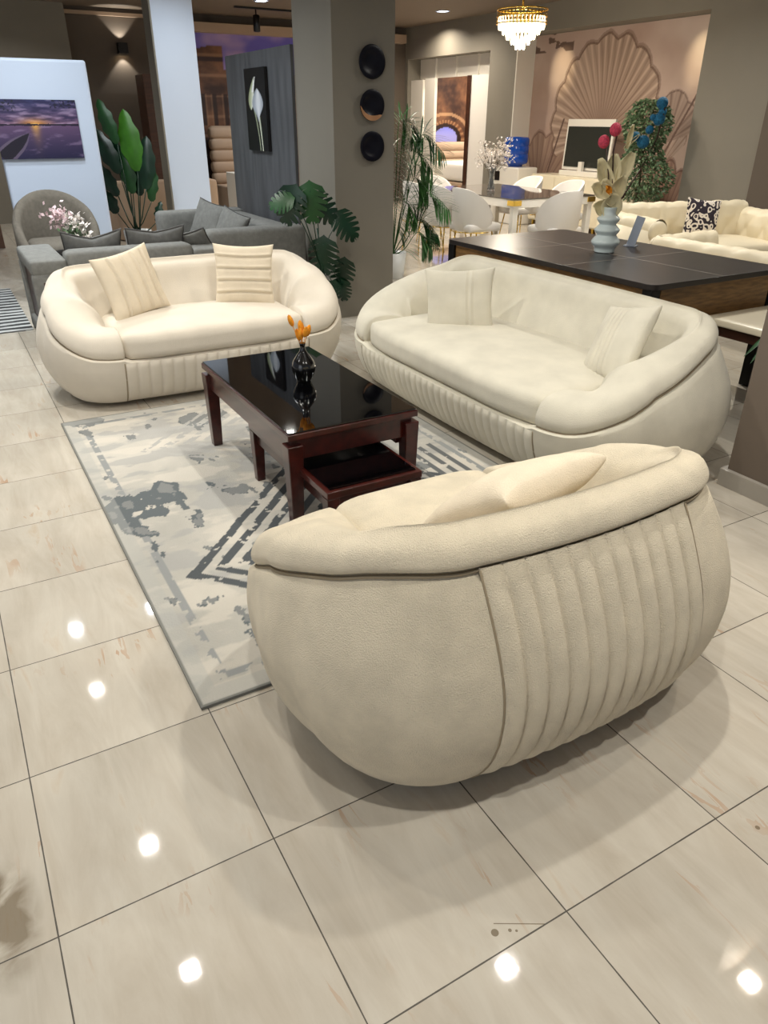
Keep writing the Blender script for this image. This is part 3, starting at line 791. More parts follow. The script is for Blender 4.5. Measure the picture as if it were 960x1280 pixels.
    o = picture('area_rug', 1.6, 1.9, 120, 200, strp, .95, loc=(0,0,0))
    me = o.data; bm = bmesh.new(); bm.from_mesh(me); bmesh.ops.rotate(bm, verts=bm.verts, cent=(0,0,0), matrix=Matrix.Rotation(-PI/2, 3, 'X')); bm.to_mesh(me); bm.free()
    s = o.modifiers.new('thick', 'SOLIDIFY'); s.thickness = .01; s.offset = -1
    o.location = (-.18, 6.0, .0105)
    tag(o, 'grey and black wood-grain patterned rug left of the grey sofa', 'rug')
grey_suite()

# ---------------------------------------------------------------- dark dining table at right
def dark_table():
    x0, x1, y0, y1 = 3.48, 4.66, 1.18, 3.22
    t = thing('dining_table', 'large dark-topped table with oak side panels behind the long sofa', 'table', ((x0+x1)/2, (y0+y1)/2, 0))
    hx, hy = (x1-x0)/2, (y1-y0)/2
    # slab with rounded corners
    vs = []; r = .06; n = 8
    for cx, cy, a0 in ((hx-r,hy-r,0),(-hx+r,hy-r,90),(-hx+r,-hy+r,180),(hx-r,-hy+r,270)):
        for i in range(n+1): a = R(a0+90*i/n); vs.append((cx+r*math.cos(a), cy+r*math.sin(a)))
    k = len(vs); V = [(x,y,.728) for x,y in vs]+[(x,y,.76) for x,y in vs]
    F = [tuple(range(k))[::-1], tuple(range(k, 2*k))]+[(i,(i+1)%k,k+(i+1)%k,k+i) for i in range(k)]
    mesh('table_top', V, F, M['slate'], t, smooth=False, bevel=.003)
    g = G(); w = .0022; z = .7603
    g.box(-w, w, -hy+.005, hy-.005, .7595, z+.0004)
    for yy in (-.29, .36): g.box(-hx+.004, -w-.0005, yy-w, yy+w, .7595, z+.0004); g.box(w+.0005, hx-.004, yy-w, yy+w, .7595, z+.0004)
    g.build('inlay_lines', M['line'], t, smooth=False)
    for sx in (-1,1):
        for sy in (-1,1): box('leg', sx*(hx-.05)-.035, sx*(hx-.05)+.035, sy*(hy-.05)-.035, sy*(hy-.05)+.035, 0, .727, M['black'], t, bevel=.003)
    for sy in (-1,1): box('oak_panel', -hx+.102, hx-.102, sy*(hy-.035)-.010, sy*(hy-.035)+.010, .53, .722, M['oak'], t)
    for sx in (-1,1): box('oak_panel', sx*(hx-.045)-.010, sx*(hx-.045)+.010, -hy+.087, hy-.087, .53, .722, M['oak'], t)
    # vase
    pr = [(.001,0),(.062,0),(.068,.012),(.072,.03),(.092,.055),(.094,.075),(.070,.105),(.066,.115),(.082,.135),(.082,.150),(.058,.175),(.056,.183),(.073,.205),(.073,.220),(.048,.243),(.044,.262),(.047,.285),(.041,.285),(.038,.25),(.001,.24)]
    o = G().lathe([(max(.001,p.x),p.y) for p in crom([(a,b,0) for a,b in pr], 3, False)], n=48, cap=False).build('ribbed_vase', M['celadon'], loc=(4.085,2.17,.7612))
    tag(o, 'pale blue bubble-ringed ceramic vase on the dark table', 'vase')
    t = thing('flower_arrangement', 'cream silk orchid with pink and blue ball picks in the bubble vase', 'flowers', (4.085,2.17,1.04))
    right = Vector((.865,-.50,0)); back = Vector((.5,.865,0)); up = Vector((0,0,1))
    def P(x, z, d=0): return right*x+up*z+back*d
    rnd = random.Random(5)
    def petal(base, tip, w, m, cup=.02, name='petal'):
        base, tip = Vector(base), Vector(tip); ax = tip-base; L = ax.length; ax.normalize()
        side = ax.cross(Vector((-.5,-.86,.2))).normalized(); nor = side.cross(ax)
        vs = []; fs = []; n = 8; k = 6
        for i in range(n+1):
            s = i/n; ww = w*(math.sin(PI*min(1, s*.86+.07))**.7)
            for j in range(k+1):
                q = -1+2*j/k; vs.append(base+ax*L*s+side*ww*q+nor*(cup*q*q*1.6+cup*math.sin(s*PI)*-.8+.006*math.sin(q*5+s*7)))
        for i in range(n):
            for j in range(k): fs.append((i*(k+1)+j, i*(k+1)+j+1, (i+1)*(k+1)+j+1, (i+1)*(k+1)+j))
        o = mesh(name, vs, fs, m, t); s_ = o.modifiers.new('s','SOLIDIFY'); s_.thickness = .002; return o
    c0 = P(-.02,.12,-.02)
    for x, z, w, bx, bz in ((-.12,.30,.05,-.01,.10),(-.02,.33,.055,-.01,.14),(.10,.34,.05,.02,.14),(-.15,.14,.05,-.01,.08),(-.12,.02,.05,.0,-.02),(.05,.21,.05,.0,.03),(.0,.10,.07,.0,-.06),(-.08,.18,.05,.01,.02)):
        petal(P(bx,bz,rnd.uniform(-.02,.02)), P(x,z,rnd.uniform(-.06,.02)), w, M['petal'])
    petal(P(-.04,.10,-.07), P(-.07,.15,-.09), .02, M['orange'], name='petal_throat')
    G().tube([P(.0,-.06), P(.0,.10), P(-.03,.34), P(-.02,.44)], .005, 6).build('stem', M['dwood'], t)
    G().tube([P(.0,-.03), P(-.04,.2), P(-.085,.38)], .004, 6).build('stem', M['dwood'], t)
    G().tube([P(.01,-.06), P(.10,.12), P(.165,.24), P(.24,.42), P(.26,.60)], .005, 6).build('stem', M['dwood'], t)
    for x, z in ((-.035,.47),(-.10,.40)): G().ball(P(x,z), .037, 14, (1,1,1.1)).build('ball', M['pink'], t)
    for x, z, r in ((.245,.62,.036),(.24,.53,.038),(.255,.57,.026),(.16,.40,.040),(.105,.43,.030),(.19,.47,.026),(.20,.54,.02)): G().ball(P(x,z,.02), r, 12).build('ball', M['blue'], t)
    petal(P(.05,.36), P(.07,.50), .018, M['petal'], name='leaf'); petal(P(.03,.36), P(.12,.44), .012, M['petal'], name='leaf')
    # acrylic sign
    t = thing('table_sign', 'slim grey leaning acrylic sign on the dark table', 'sign', (4.44,2.27,.7612), R(-58))
    box('base', -.045, .045, -.03, .05, 0, .006, M['acryl'], t, bevel=.001)
    m = Matrix.Rotation(R(12), 4, 'Y') @ Matrix.Rotation(R(-8),4,'X')
    G().box(-.03,.03,-.006,.006,.006,.205, m).build('panel', M['acryl'], t, smooth=False)
dark_table()

def right_seats():
    # low cream slab table by the table end
    t = thing('low_table', 'low table with a cream top standing at the near end of the dark table', 'table', (4.62,.77,0))
    v, f = soft_box(.69,.385,.022,.012,8,0); mesh('table_top', [p+Vector((0,0,.53)) for p in v], f, M['ivory'], t)
    box('frame', -.66,.66,-.36,.36,.45,.507, M['dwood'], t, bevel=.004)
    box('pedestal', -.05,.40,-.20,.20,.02,.454, M['dwood'], t); box('foot_plate', -.10,.45,-.25,.25,0,.019, M['dwood'], t)
    # chesterfields
    def tuft_wall(L, h, th, nx, nz, roll):
        """buttoned back: local x length, front face -y, scroll roll on top"""
        vs = []; fs = []; NX = nx*8; prof = []
        K = 26
        for j in range(K+1):
            s = j/K
            if s < .5: y, z = -th/2, h*.25+(h*.75-h*.25-.0)*s*2*1.15; z = .25*h+s*2*(h-roll*1.2-.25*h)
            else:
                a = (s-.5)*2*PI*1.25; y, z = -th/2+roll-roll*math.cos(a)-roll*.35*(s-.5), h-roll*1.2+roll*math.sin(a)
            prof.append((y, z, s))
        for i in range(NX+1):
            x = -L/2+L*i/NX
            for (y, z, s) in prof:
                u = i/8; w = s*nz; d = (abs(math.sin(PI*(u+w)*.5*1.0))*abs(math.sin(PI*(u-w)*.5)))**.5 if s < .8 else 1
                d = (abs(math.sin(PI*(u+w)/2)*math.sin(PI*(u-w)/2)))**.4
                vs.append((x, y-(d*.03 if s < .5 else 0), z+(d*.02 if s >= .5 else 0)))
        k = K+1
        for i in range(NX):
            for j in range(K): fs.append((i*k+j, (i+1)*k+j, (i+1)*k+j+1, i*k+j+1))
        g = G().add(vs, fs); g.box(-L/2, L/2, -th/2+.02, th/2, .12, h-roll*1.1)
        # scroll ends
        for s in (-1,1):
            m = Matrix.Translation((s*L/2, -th/2+roll, h-roll*1.2)) @ Matrix.Rotation(PI/2, 4, 'Y')
            g.lathe([(.001,-.012),(roll*.5,-.016),(roll*1.0,-.008),(roll*1.0,.008),(roll*.5,.016),(.001,.012)], n=24, cap=False, mtx=m)
        return g
    t = thing('chesterfield_sofa', 'cream buttoned sofa with patterned cushion, beyond the dark table', 'sofa', (7.02,3.80,0), R(-14))
    tuft_wall(1.66, .80, .22, 14, 6, .085).build('buttoned_back', M['tufted'], t).location = (0,.36,0)
    for s in (-1,1):
        o = tuft_wall(.90, .74, .22, 7, 5, .10).build('buttoned_arm', M['tufted'], t); o.location = (s*.84, -.10, 0); o.rotation_euler = (0,0,-s*PI/2)
    v, f = soft_box(.72,.36,.12,.06,10,.03); mesh('seat_cushion', [p+Vector((0,-.14,.34)) for p in v], f, M['tufted'], t)
    t = thing('chesterfield_sofa', 'cream buttoned sofa with its back to the dark table', 'sofa', (6.02,2.20,0), R(92))
    o = tuft_wall(1.9, .66, .24, 14, 5, .09).build('buttoned_back', M['tufted'], t); o.location = (0,.30,0)
    for s in (-1,1):
        o = tuft_wall(.75, .66, .2, 6, 5, .09).build('buttoned_arm', M['tufted'], t); o.location = (s*.95, -.1, 0); o.rotation_euler = (0,0,-s*PI/2)
    v, f = soft_box(.82,.34,.12,.06,10,.03); mesh('seat_cushion', [p+Vector((0,-.14,.32)) for p in v], f, M['tufted'], t)
    # patterned cushion
    m, nt, b = newmat('damask_fabric'); L = nt.links
    tc = N(nt,'ShaderNodeTexCoord'); vv = N(nt,'ShaderNodeTexVoronoi', feature='SMOOTH_F1'); vv.inputs['Scale'].default_value = 22; L.new(tc.outputs['Object'], vv.inputs['Vector'])
    wv = N(nt,'ShaderNodeMath', operation='SINE'); mu = N(nt,'ShaderNodeMath', operation='MULTIPLY'); mu.inputs[1].default_value = 14; L.new(vv.outputs['Distance'], mu.inputs[0]); L.new(mu.outputs[0], wv.inputs[0])
    gt = N(nt,'ShaderNodeMath', operation='GREATER_THAN'); gt.inputs[1].default_value = .0; L.new(wv.outputs[0], gt.inputs[0])
    mx = N(nt,'ShaderNodeMix', data_type='RGBA'); L.new(gt.outputs[0], mx.inputs[0]); mx.inputs[6].default_value = (*lin((224,214,200)),1); mx.inputs[7].default_value = (*lin((38,28,40)),1); L.new(mx.outputs[2], b.inputs['Base Color']); b.inputs['Roughness'].default_value = .8
    pillow('patterned_cushion', 'square black and white damask cushion on the cream buttoned sofa', (7.10,3.80,.66), (-22, 12, 6), .19, .19, .06, m, n=16)
    pillow('patterned_cushion', 'black and white damask cushion lying flat on the cream sofa back to the table', (6.10,2.75,.52), (-30, 70, 20), .15, .15, .04, m, n=16)
right_seats()

def dining():
    t = thing('glass_dining_table', 'white dining table with smoked glass top and brass corner caps', 'table', (6.5,6.35,0))
    hx, hy = .62, .95
    G().box(-hx,hx,-hy,hy,.752,.764).build('glass_top', M['dglass'], t, smooth=False)
    box('frame', -hx+.005,hx-.005,-hy+.005,hy-.005,.665,.751, M['wlam'], t, bevel=.004)
    for sx in (-1,1):
        for sy in (-1,1):
            box('leg', sx*(hx-.05)-.035, sx*(hx-.05)+.035, sy*(hy-.05)-.035, sy*(hy-.05)+.035, 0, .664, M['wlam'], t, bevel=.003)
            g = G(); g.box(sx*(hx-.05)-.058, sx*(hx-.05)+.058, sy*(hy-.05)-.058, sy*(hy-.05)+.058, .69, .745); g.build('brass_cap', M['gold'], t, smooth=False)
    def chair(name, label):
        t = thing(name, label, 'chair', (0,0,0), 0, 'white shell dining chairs')
        vs = []; fs = []; n = 22; pr = 8
        for i in range(n+1):
            f = -1+2*i/n; a = f*R(118); zt = .56+.31*(1-abs(f)**2.6); ro = .245; ri = .215
            ring = [(ro*.86,.40),(ro,.50),(ro+.02*(1-abs(f)),zt-.02),(ro+.01,zt),(ri+.01,zt),(ri,zt-.02),(ri*.96,.50),(ri*.86,.40)]
            for r_, z_ in ring: vs.append((r_*math.sin(a), r_*math.cos(a)*1.02, z_))
        for i in range(n):
            for j in range(pr): fs.append((i*pr+j, i*pr+(j+1)%pr, (i+1)*pr+(j+1)%pr, (i+1)*pr+j))
        fs += [tuple(range(pr)), tuple(n*pr+j for j in range(pr))]
        mesh('shell_back', vs, fs, M['linen'], t, sharp=50)
        g = G(); g.tube([(.252*math.sin(R(-100+200*i/16)), .257*math.cos(R(-100+200*i/16)), .395) for i in range(17)], .006, 6); g.build('brass_trim', M['gold'], t)
        v, f = soft_box(.22,.235,.045,.035,8,.015); mesh('seat', [p+Vector((0,-.03,.44)) for p in v], f, M['linen'], t)
        for sx in (-1,1):
            for sy in (-1,1): G().tube([(sx*.15, sy*.15-.02, .40),(sx*.21, sy*.20-.02, 0)], .009, 8, .006).build('leg', M['gold'], t)
        return t
    spots = [(5.66,5.86,90,'white shell chair at the near left corner of the glass dining table'),(5.66,6.42,90,'white shell chair in the middle of the left side of the glass table'),(5.66,6.98,90,'white shell chair farthest along the left side of the glass table'),
             (6.32,5.14,180,'white shell chair at near end of the glass table, closest to the dark table'),
             (7.34,7.02,-90,'white shell chair across the glass table, facing the camera side'),(7.34,6.2,-90,'white shell chair across the glass table, half hidden by nearer chairs'),(6.3,7.62,0,'white shell chair at the far end of the glass table')]
    first = None
    for x, y, rz, lab in spots:
        if first is None: o = first = chair('dining_chair', lab)
        else: o = copy_tree(first); o['label'] = lab
        o.location = (x, y, 0); o.rotation_euler = (0,0,R(rz))
    # vase of white blossom
    o = G().lathe([(.001,0),(.05,0),(.052,.01),(.034,.10),(.03,.18),(.045,.26),(.05,.28),(.045,.28),(.026,.18),(.03,.10),(.044,.02),(.001,.012)], n=24, cap=False).build('glass_vase', M['glass'], loc=(6.32,6.42,.7645))
    tag(o, 'tall clear glass vase on the glass dining table', 'vase')
    t = thing('blossom_branches', 'white blossom branches in the glass vase on the dining table', 'flowers', (6.32,6.42,.79))
    rnd = random.Random(2)
    g = G(); bl = G()
    for k in range(16):
        a = rnd.uniform(0,2*PI); sp = rnd.uniform(.03,.24); h = rnd.uniform(.35,.56)
        tip = Vector((sp*math.cos(a), sp*math.sin(a), h)); g.tube([Vector((.008*math.cos(a),.008*math.sin(a),0)), Vector((tip.x*.25,tip.y*.25,h*.5)), tip], .003, 5)
        for q in range(22):
            c = tip*(1-rnd.uniform(0,.35))+Vector([rnd.uniform(-.05,.05) for _ in range(3)])
            for w in range(4):
                d = Vector([rnd.uniform(-1,1) for _ in range(3)]).normalized()*.019; e = d.cross(Vector([rnd.uniform(-1,1) for _ in range(3)])).normalized()*.009
                bl.add([c, c+d*.6+e, c+d*1.3, c+d*.6-e], [(0,1,2,3)])
    g.build('branch', M['stem'], t); bl.build('blossom', M['wpetal'], t, smooth=False)
    # water dispenser
    t = thing('water_dispenser', 'white water dispenser with blue bottle by the grey pier', 'dispenser', (8.70,8.92,0), -PI/2)
    box('cabinet', -.34,.34,-.2,.2,0,.87, M['wlam'], t, bevel=.02)
    box('tap_recess', -.26,-.14,-.215,-.199,.66,.80, M['black'], t, bevel=.003)
    mt = Matrix.Translation((0,0,0))
    G().lathe([(.12,.872),(.12,.90),(.19,.92),(.205,.95),(.205,1.05),(.197,1.06),(.205,1.07),(.205,1.17),(.197,1.18),(.205,1.19),(.205,1.27),(.19,1.305),(.001,1.315)], n=32, cap=False).build('water_bottle', M['bottle'], t)
    # cabinet with mirror
    t = thing('sideboard', 'long ivory sideboard with doors along the mural', 'sideboard', (8.95,7.38,0))
    box('body', -.22,.22,-1.12,1.12,.10,.79, M['ivory'], t, bevel=.004)
    for k in range(4):
        y = -1.12+.56*k
        d = box('door', -.238,-.221, y+.006, y+.554, .12,.77, M['ivory'], t, bevel=.003)
        G().tube([(-.25, y+.5, .50),(-.25, y+.5, .62)], .006, 6).build('handle', M['gold'], d)
    for sy in (-1.05,-.35,.35,1.05):
        G().taper(-.17, sy, 0, .10, .012, .02).build('leg', M['gold'], t, smooth=False)
    t = thing('mirror_stand', 'dark mirror in a white frame standing on the ivory sideboard', 'mirror', (9.0,7.62,.792), 0)
    m = Matrix.Rotation(R(3), 4, 'Y')
    box('base', -.12,.12,-.42,.42,0,.07, M['wlam'], t, bevel=.004)
    G().box(.0,.03,-.50,.50,.08,.78,m).build('frame', M['wlam'], t, smooth=False)
    G().box(-.012,-.001,-.46,.46,.12,.68,m).build('mirror_glass', M['screen'], t, smooth=False)
    box('bracket', -.09,-.04,-.04,.04,.07,.20, M['wlam'], t)
    # bed in the inner room
    t = thing('display_bed', 'bed with a beige channel headboard in the room beyond the opening', 'bed', (10.35,12.35,0))
    g = G()
    for k in range(6): rbox(g, .80, .10, .085, (-.20,.30,.28+.155*k), .075)
    g.build('headboard', M['beige'], t)
    rbox(G(), .78, .60, .17, (-.20,-.42,.62), .08).build('mattress', M['linen'], t)
    box('bed_base', -.98,.58,-1.02,.18,.0,.44, M['beige'], t, bevel=.02)
    # far bed, cabinet and candlestick between white column and charcoal panel
    t = thing('display_bed', 'bed with brown channel headboard before the ruins wallpaper', 'bed', (5.45,12.4,0))
    g = G()
    for k in range(7): rbox(g, .75, .12, .11, (0,.25,.22+.185*k), .09)
    g.build('headboard', M['beige'], t)
    box('bed_base', -.75,.75,-1.5,.1,0,.5, M['beige'], t, bevel=.03)
    t = thing('white_cabinet', 'white cabinet between the white column and the charcoal panel', 'cabinet', (4.62,10.6,0))
    box('body', -.27,.27,-.24,.24,.0,.80, M['wlam'], t, bevel=.01); box('drawer', -.25,.25,-.255,-.241,.45,.76, M['wlam'], t, bevel=.004)
    o = G().lathe([(.05,0),(.05,.01),(.012,.03),(.012,.07),(.03,.09),(.015,.10),(.012,.36),(.001,.37)], n=16).build('candlestick', M['linen'], loc=(4.60,10.5,.802)); tag(o, 'white candle on the white cabinet beyond the white column', 'candle')
    o = G(); rnd = random.Random(9)
    for k in range(9): o.ball((rnd.uniform(-.12,.12), rnd.uniform(-.06,.06), .03+rnd.uniform(0,.05)), .03, 6)
    o = o.build('gold_ornament', M['gold'], loc=(4.52,10.42,.803)); tag(o, 'small gilt ornament at the foot of the white candle', 'ornament')
    # beige sofa and dark cabinet far left
    t = thing('beige_sofa', 'beige sofa end glimpsed behind the pot plant and white column', 'sofa', (3.1,10.2,0))
    rbox(G(), .75, .14, .39, (0,-.3,.39), .06).build('backrest', M['beige'], t); rbox(G(), .75, .4, .2, (0,.0,.26), .06).build('seat', M['beige'], t)
    t = thing('tall_cabinet', 'tall dark brown cabinet left of the white column', 'cabinet', (3.68,12.3,0))
    box('body', -.16,.5,-.25,.25,0,2.18, M['dwood'], t, bevel=.005)
    t = thing('low_cabinet', 'low brown cabinet beyond the left edge of the white partition', 'cabinet', (.35,10.2,0))
    box('body', -.6,.5,-.3,.3,0,.72, M['brownst'], t, bevel=.005); box('top', -.62,.52,-.32,.32,.721,.75, M['dwood'], t)
dining()

# ---------------------------------------------------------------- plants
def strip_leaf(g, base, pts, w, fold=.25, shape=.8, n=10):
    """curved blade following pts, width w, folded along the midrib"""
    P_ = crom(pts, max(2, n//(len(pts)-1)), False); k = len(P_); vs = []
    for i, p in enumerate(P_):
        s = i/(k-1); t = (P_[min(i+1,k-1)]-P_[max(i-1,0)]).normalized()
        side = t.cross(Vector((0,0,1))); side = side.normalized() if side.length > 1e-3 else Vector((1,0,0))
        up = side.cross(t).normalized(); ww = w*max(.03, math.sin(PI*min(1, s*.93+.05))**shape)
        vs += [p-side*ww+up*ww*fold, p, p+side*ww+up*ww*fold]
    fs = []
    for i in range(k-1): fs += [(3*i,3*i+1,3*i+4,3*i+3),(3*i+1,3*i+2,3*i+5,3*i+4)]
    g.add(vs, fs)
def pot(t, r, h, m=None, z=0):
    G().lathe([(.001,z),(r*.78,z),(r*.8,z+.01),(r,z+h),(r*.93,z+h),(r*.9,z+h-.03),(.001,z+h-.03)], n=32, cap=False).build('pot', m or M['pot'], t)
    G().lathe([(r*.9,z+h-.029),(r*.4,z+h-.022),(.001,z+h-.02)], n=24, cap=False).build('soil', M['soil'], t)
def monstera_leaf(parent, c, direction, size, nor, m):
    """heart-shaped leaf with deep side notches: c = stalk joint, direction = to the tip"""
    d = Vector(direction).normalized(); nor = Vector(nor); side = d.cross(nor).normalized(); nor = side.cross(d).normalized()
    vs = []; fs = []
    def P(s, q): # s along -0.2..1, q across -1..1
        w = .52*(max(0, 1-((s-.33)/.69)**2))**.62
        x = q*w; droop = -.20*s*s-.22*x*x
        return Vector(c)+(d*s+side*x+nor*droop)*size
    nl = 6
    for sg in (-1, 1):
        for k in range(nl):
            a0 = -.30+1.18*k/nl; a1 = -.30+1.18*(k+1)/nl
            gap = .045 if 0 < k < nl else 0
            for i in range(5):
                q0, q1 = i/5, (i+1)/5
                def lim(a, q, e): # notch opens towards the rim
                    g_ = gap*max(0, (q-.35)/.65)*1.3; return a+(g_ if e == 0 else -g_)+.20*q*(1 if True else 0)
                quad = [P(lim(a0,q0,0), sg*q0), P(lim(a1,q0,1), sg*q0), P(lim(a1,q1,1), sg*q1), P(lim(a0,q1,0), sg*q1)]
                b = len(vs); vs += quad; fs.append((b,b+1,b+2,b+3) if sg > 0 else (b+3,b+2,b+1,b))
    b = len(vs); vs += [P(.85,-.12)+Vector((0,0,0)), P(1.02,0), P(.85,.12), P(.6,0)]; fs.append((b,b+1,b+2,b+3))
    return mesh('leaf', vs, fs, m, parent)
def plants():
    # monstera between loveseat and column
    bx, by = 2.74, 3.93
    t = thing('monstera_plant', 'split-leaf monstera between the loveseat and the grey column', 'plant', (bx,by,0))
    pot(t, .13, .26)
    right = Vector((.865,-.5,0)); toc = Vector((-.5,-.865,.35))
    G().tube([(0,0,.22),(.02,-.01,.5),(-.01,0,.8)], .012, 8, .007).build('stem', M['greenda'], t)
    data = [(-.20,1.06,-.35,-.9,.25,'greenda'),(-.08,1.08,.05,-1,.25,'greensh'),(.00,1.00,.75,-.7,.22,'greenda'),(.19,.87,.65,-.75,.22,'greenda'),
        (.02,.68,-.05,-1,.25,'greenda'),(.24,.50,-.15,-1,.21,'greenda'),(-.24,1.02,-.8,-.2,.17,'greensh'),(.10,.36,-.3,-.9,.15,'greenda'),(.22,.34,.1,-1,.15,'greenda')]
    for i, (x, z, rx, rz, s, m) in enumerate(data):
        c = Vector((x, -.05*math.sin(i*2.1), z)); d = right*rx+Vector((0,0,1))*rz
        monstera_leaf(t, c, d, s, toc+Vector((.25*math.sin(i*3), .0, .2)), M[m])
        G().tube([Vector((0,0,.35+.35*z*.5)), Vector((x*.5, 0, (z+.5)/2+.05)), c], .005, 6, .003).build('leaf_stalk', M['greenda'], t)
    # bird of paradise
    t = thing('bird_of_paradise_plant', 'tall broad-leaved plant in a white pot right of the white partition', 'plant', (2.27,8.25,0))
    pot(t, .17, .33)
    rr = Vector((.865,-.5,0))
    for i, (x, z, tx, tz, w, m) in enumerate([(-.12,1.30,-.26,1.76,.085,'greensh'),(-.14,.98,-.34,1.46,.10,'greenda'),(.08,1.00,.02,1.66,.13,'greenli'),(.16,.80,.26,1.38,.115,'greenda'),(.0,.75,-.04,1.25,.09,'greensh'),
                (.22,.66,.30,1.10,.08,'greensh'),(-.18,.72,-.38,1.10,.09,'greenda'),(.26,.42,.36,.66,.05,'greenda'),(.10,.72,.13,1.2,.09,'greenda'),(-.08,.95,-.12,1.4,.08,'greenda'),(-.20,.52,-.36,.80,.09,'greenda'),(.02,1.25,.10,1.60,.06,'greensh')]):
        b = rr*x+Vector((0,.02*i-.1,z)); e = rr*tx+Vector((0,.02*i-.1+.05,tz)); mid = (b+e)/2+Vector((0,0,.04))
        ax = (e-b); L = ax.length; axn = ax.normalized(); nrm = Vector((-.45,-.85,.1+.2*math.sin(i*2))); side = axn.cross(nrm).normalized(); nrm = side.cross(axn)
        vs = []; fs = []; n = 14
        for k in range(n+1):
            s = k/n; ww = w*math.sin(PI*min(1, (s*.94+.05)))**.8*(1.06-.12*s)
            for q in (-1,-.5,0,.5,1): vs.append(b+axn*L*s+side*ww*q+nrm*(-.10*abs(q)*ww*2-.25*(s-.5)**2*L)+side*.01*math.sin(s*23)*q)
        for k in range(n):
            for q in range(4): fs.append((k*5+q, k*5+q+1, (k+1)*5+q+1, (k+1)*5+q))
        mesh('leaf', vs, fs, M[m], t)
        G().tube([(.03*math.sin(i),.03*math.cos(i),.30), Vector((.03*math.sin(i),.03*math.cos(i),0))*.5+b*.45+Vector((0,0,.12)), b-nrm*.25*.25*L], .009, 6, .006).build('leaf_stalk', M['greenda'], t)
    # areca palm
    t = thing('areca_palm', 'feathery palm in a white pot right of the grey column', 'plant', (4.42,5.62,0))
    pot(t, .15, .27)
    rnd = random.Random(4)
    for i, (tx, tz, cx) in enumerate([(.46,1.26,.24),(.50,.98,.28),(.34,.86,.20),(.44,.46,.26),(.26,1.40,.10),(-.3,1.4,-.15),(-.4,1.0,-.2),(.34,.34,.22),(.50,.72,.30),(.12,1.15,.03),(.36,1.10,.2),(.22,.62,.12),(.40,1.38,.18)]):
        g = G(); zc = tz+.15; base = Vector((0,0,.24)); yoff = rnd.uniform(-.18,.18)
        pts = crom([base, rr*cx*.45+Vector((0,yoff*.3,zc*.62)), rr*cx+Vector((0,yoff*.7,zc)), rr*tx+Vector((0,yoff,tz))], 13, False)
        g.tube(pts, .006, 5, .002)
        n = len(pts)
        for k in range(int(n*.34), n):
            p = pts[k]; tg = (pts[min(k+1,n-1)]-pts[k-1]).normalized(); f = (k/n-.34)/.66; L = .25*math.sin(PI*min(1,f*.72+.22))**.6
            for sg in (-1,1):
                sd = (tg.cross(Vector((-.5,-.85,.55)))).normalized()*sg
                d = (sd*(.95-.35*f)+tg*(.5+.3*f)+Vector([rnd.uniform(-.08,.08) for _ in range(3)])).normalized()
                strip_leaf(g, p, [p, p+d*L*.5+Vector((0,0,-.01)), p+d*L+Vector((0,0,-.22*L))], .0095, .2, .6, 4)
        g.build('frond', M['greenmid'] if i % 3 else M['greensh'], t)
    # ficus by the mural
    t = thing('ficus_tree', 'leafy ficus tree in front of the lotus mural', 'plant', (8.56,6.07,0))
    pot(t, .18, .35)
    g = G(); g.tube([(0,0,.3),(.03,.02,.8),(-.02,0,1.2),(.02,0,1.6)], .022, 8, .01); g.tube([(.02,.02,.3),(-.04,-.02,.8),(.04,.03,1.3)], .016, 8, .008); g.build('trunk', M['stem'], t)
    g = G(); rnd = random.Random(8)
    for k in range(4200):
        z = rnd.uniform(.62,1.80); f = (z-.62)/1.18; rad = .35*math.sin(PI*min(1, f*.62+.30))**.7*rnd.random()**.45*(1+.3*math.sin(f*9)); a = rnd.uniform(0,2*PI)
        c = Vector((rad*math.cos(a), rad*math.sin(a), z)); d = Vector((math.cos(a)+rnd.uniform(-.8,.8), math.sin(a)+rnd.uniform(-.8,.8), rnd.uniform(-1.2,.2))).normalized()*.055
        e = d.cross(Vector([rnd.uniform(-1,1) for _ in range(3)])).normalized()*.016
        g.add([c, c+d*.5+e, c+d, c+d*.5-e], [(0,1,2,3)])
    g.build('foliage', M['ficus'], t, smooth=False)
    # leaves poking in at right edge
    t = thing('bamboo_palm', 'green leaf tips hanging in at the right edge beside the bench', 'plant', (3.70,.44,0))
    pot(t, .11, .25)
    for i, pts in enumerate(([(0,0,.22),(.0,.02,.45),(-.10,.06,.62),(-.27,.07,.54)],[(0,0,.22),(.02,.02,.4),(-.10,.05,.60),(-.22,.06,.50)],[(0,0,.22),(.02,.04,.6),(-.10,.05,.98),(-.30,.05,1.02)],[(0,0,.22),(.0,.04,.6),(-.06,.05,.90),(-.22,.06,.94)],[(0,0,.22),(-.0,.04,.7),(-.04,.08,1.1),(-.2,.1,1.20)])):
        g = G(); strip_leaf(g, None, [Vector(p) for p in pts], .024, .3, 1.1, 12); g.build('leaf', M['greensh'], t)
    # pink flowers in front of tub chair
    t = thing('flower_bunch', 'pale pink and white silk blossoms before the round-backed chair', 'flowers', (1.13,5.72,0))
    g = G(); g.lathe([(.001,.0),(.20,.0),(.20,.015),(.02,.02),(.02,.46),(.16,.47),(.16,.49),(.001,.49)], n=24, cap=False); 
    o = g.build('side_table', M['foot'], loc=(1.13,5.72,.012)); tag(o, 'small dark pedestal table between the grey sofa and the tub chair', 'table')
    t.location = (1.13,5.72,.505)
    G().lathe([(.001,0),(.04,0),(.055,.05),(.035,.11),(.03,.13),(.001,.12)], n=20, cap=False).build('vase', M['bvase'], t)
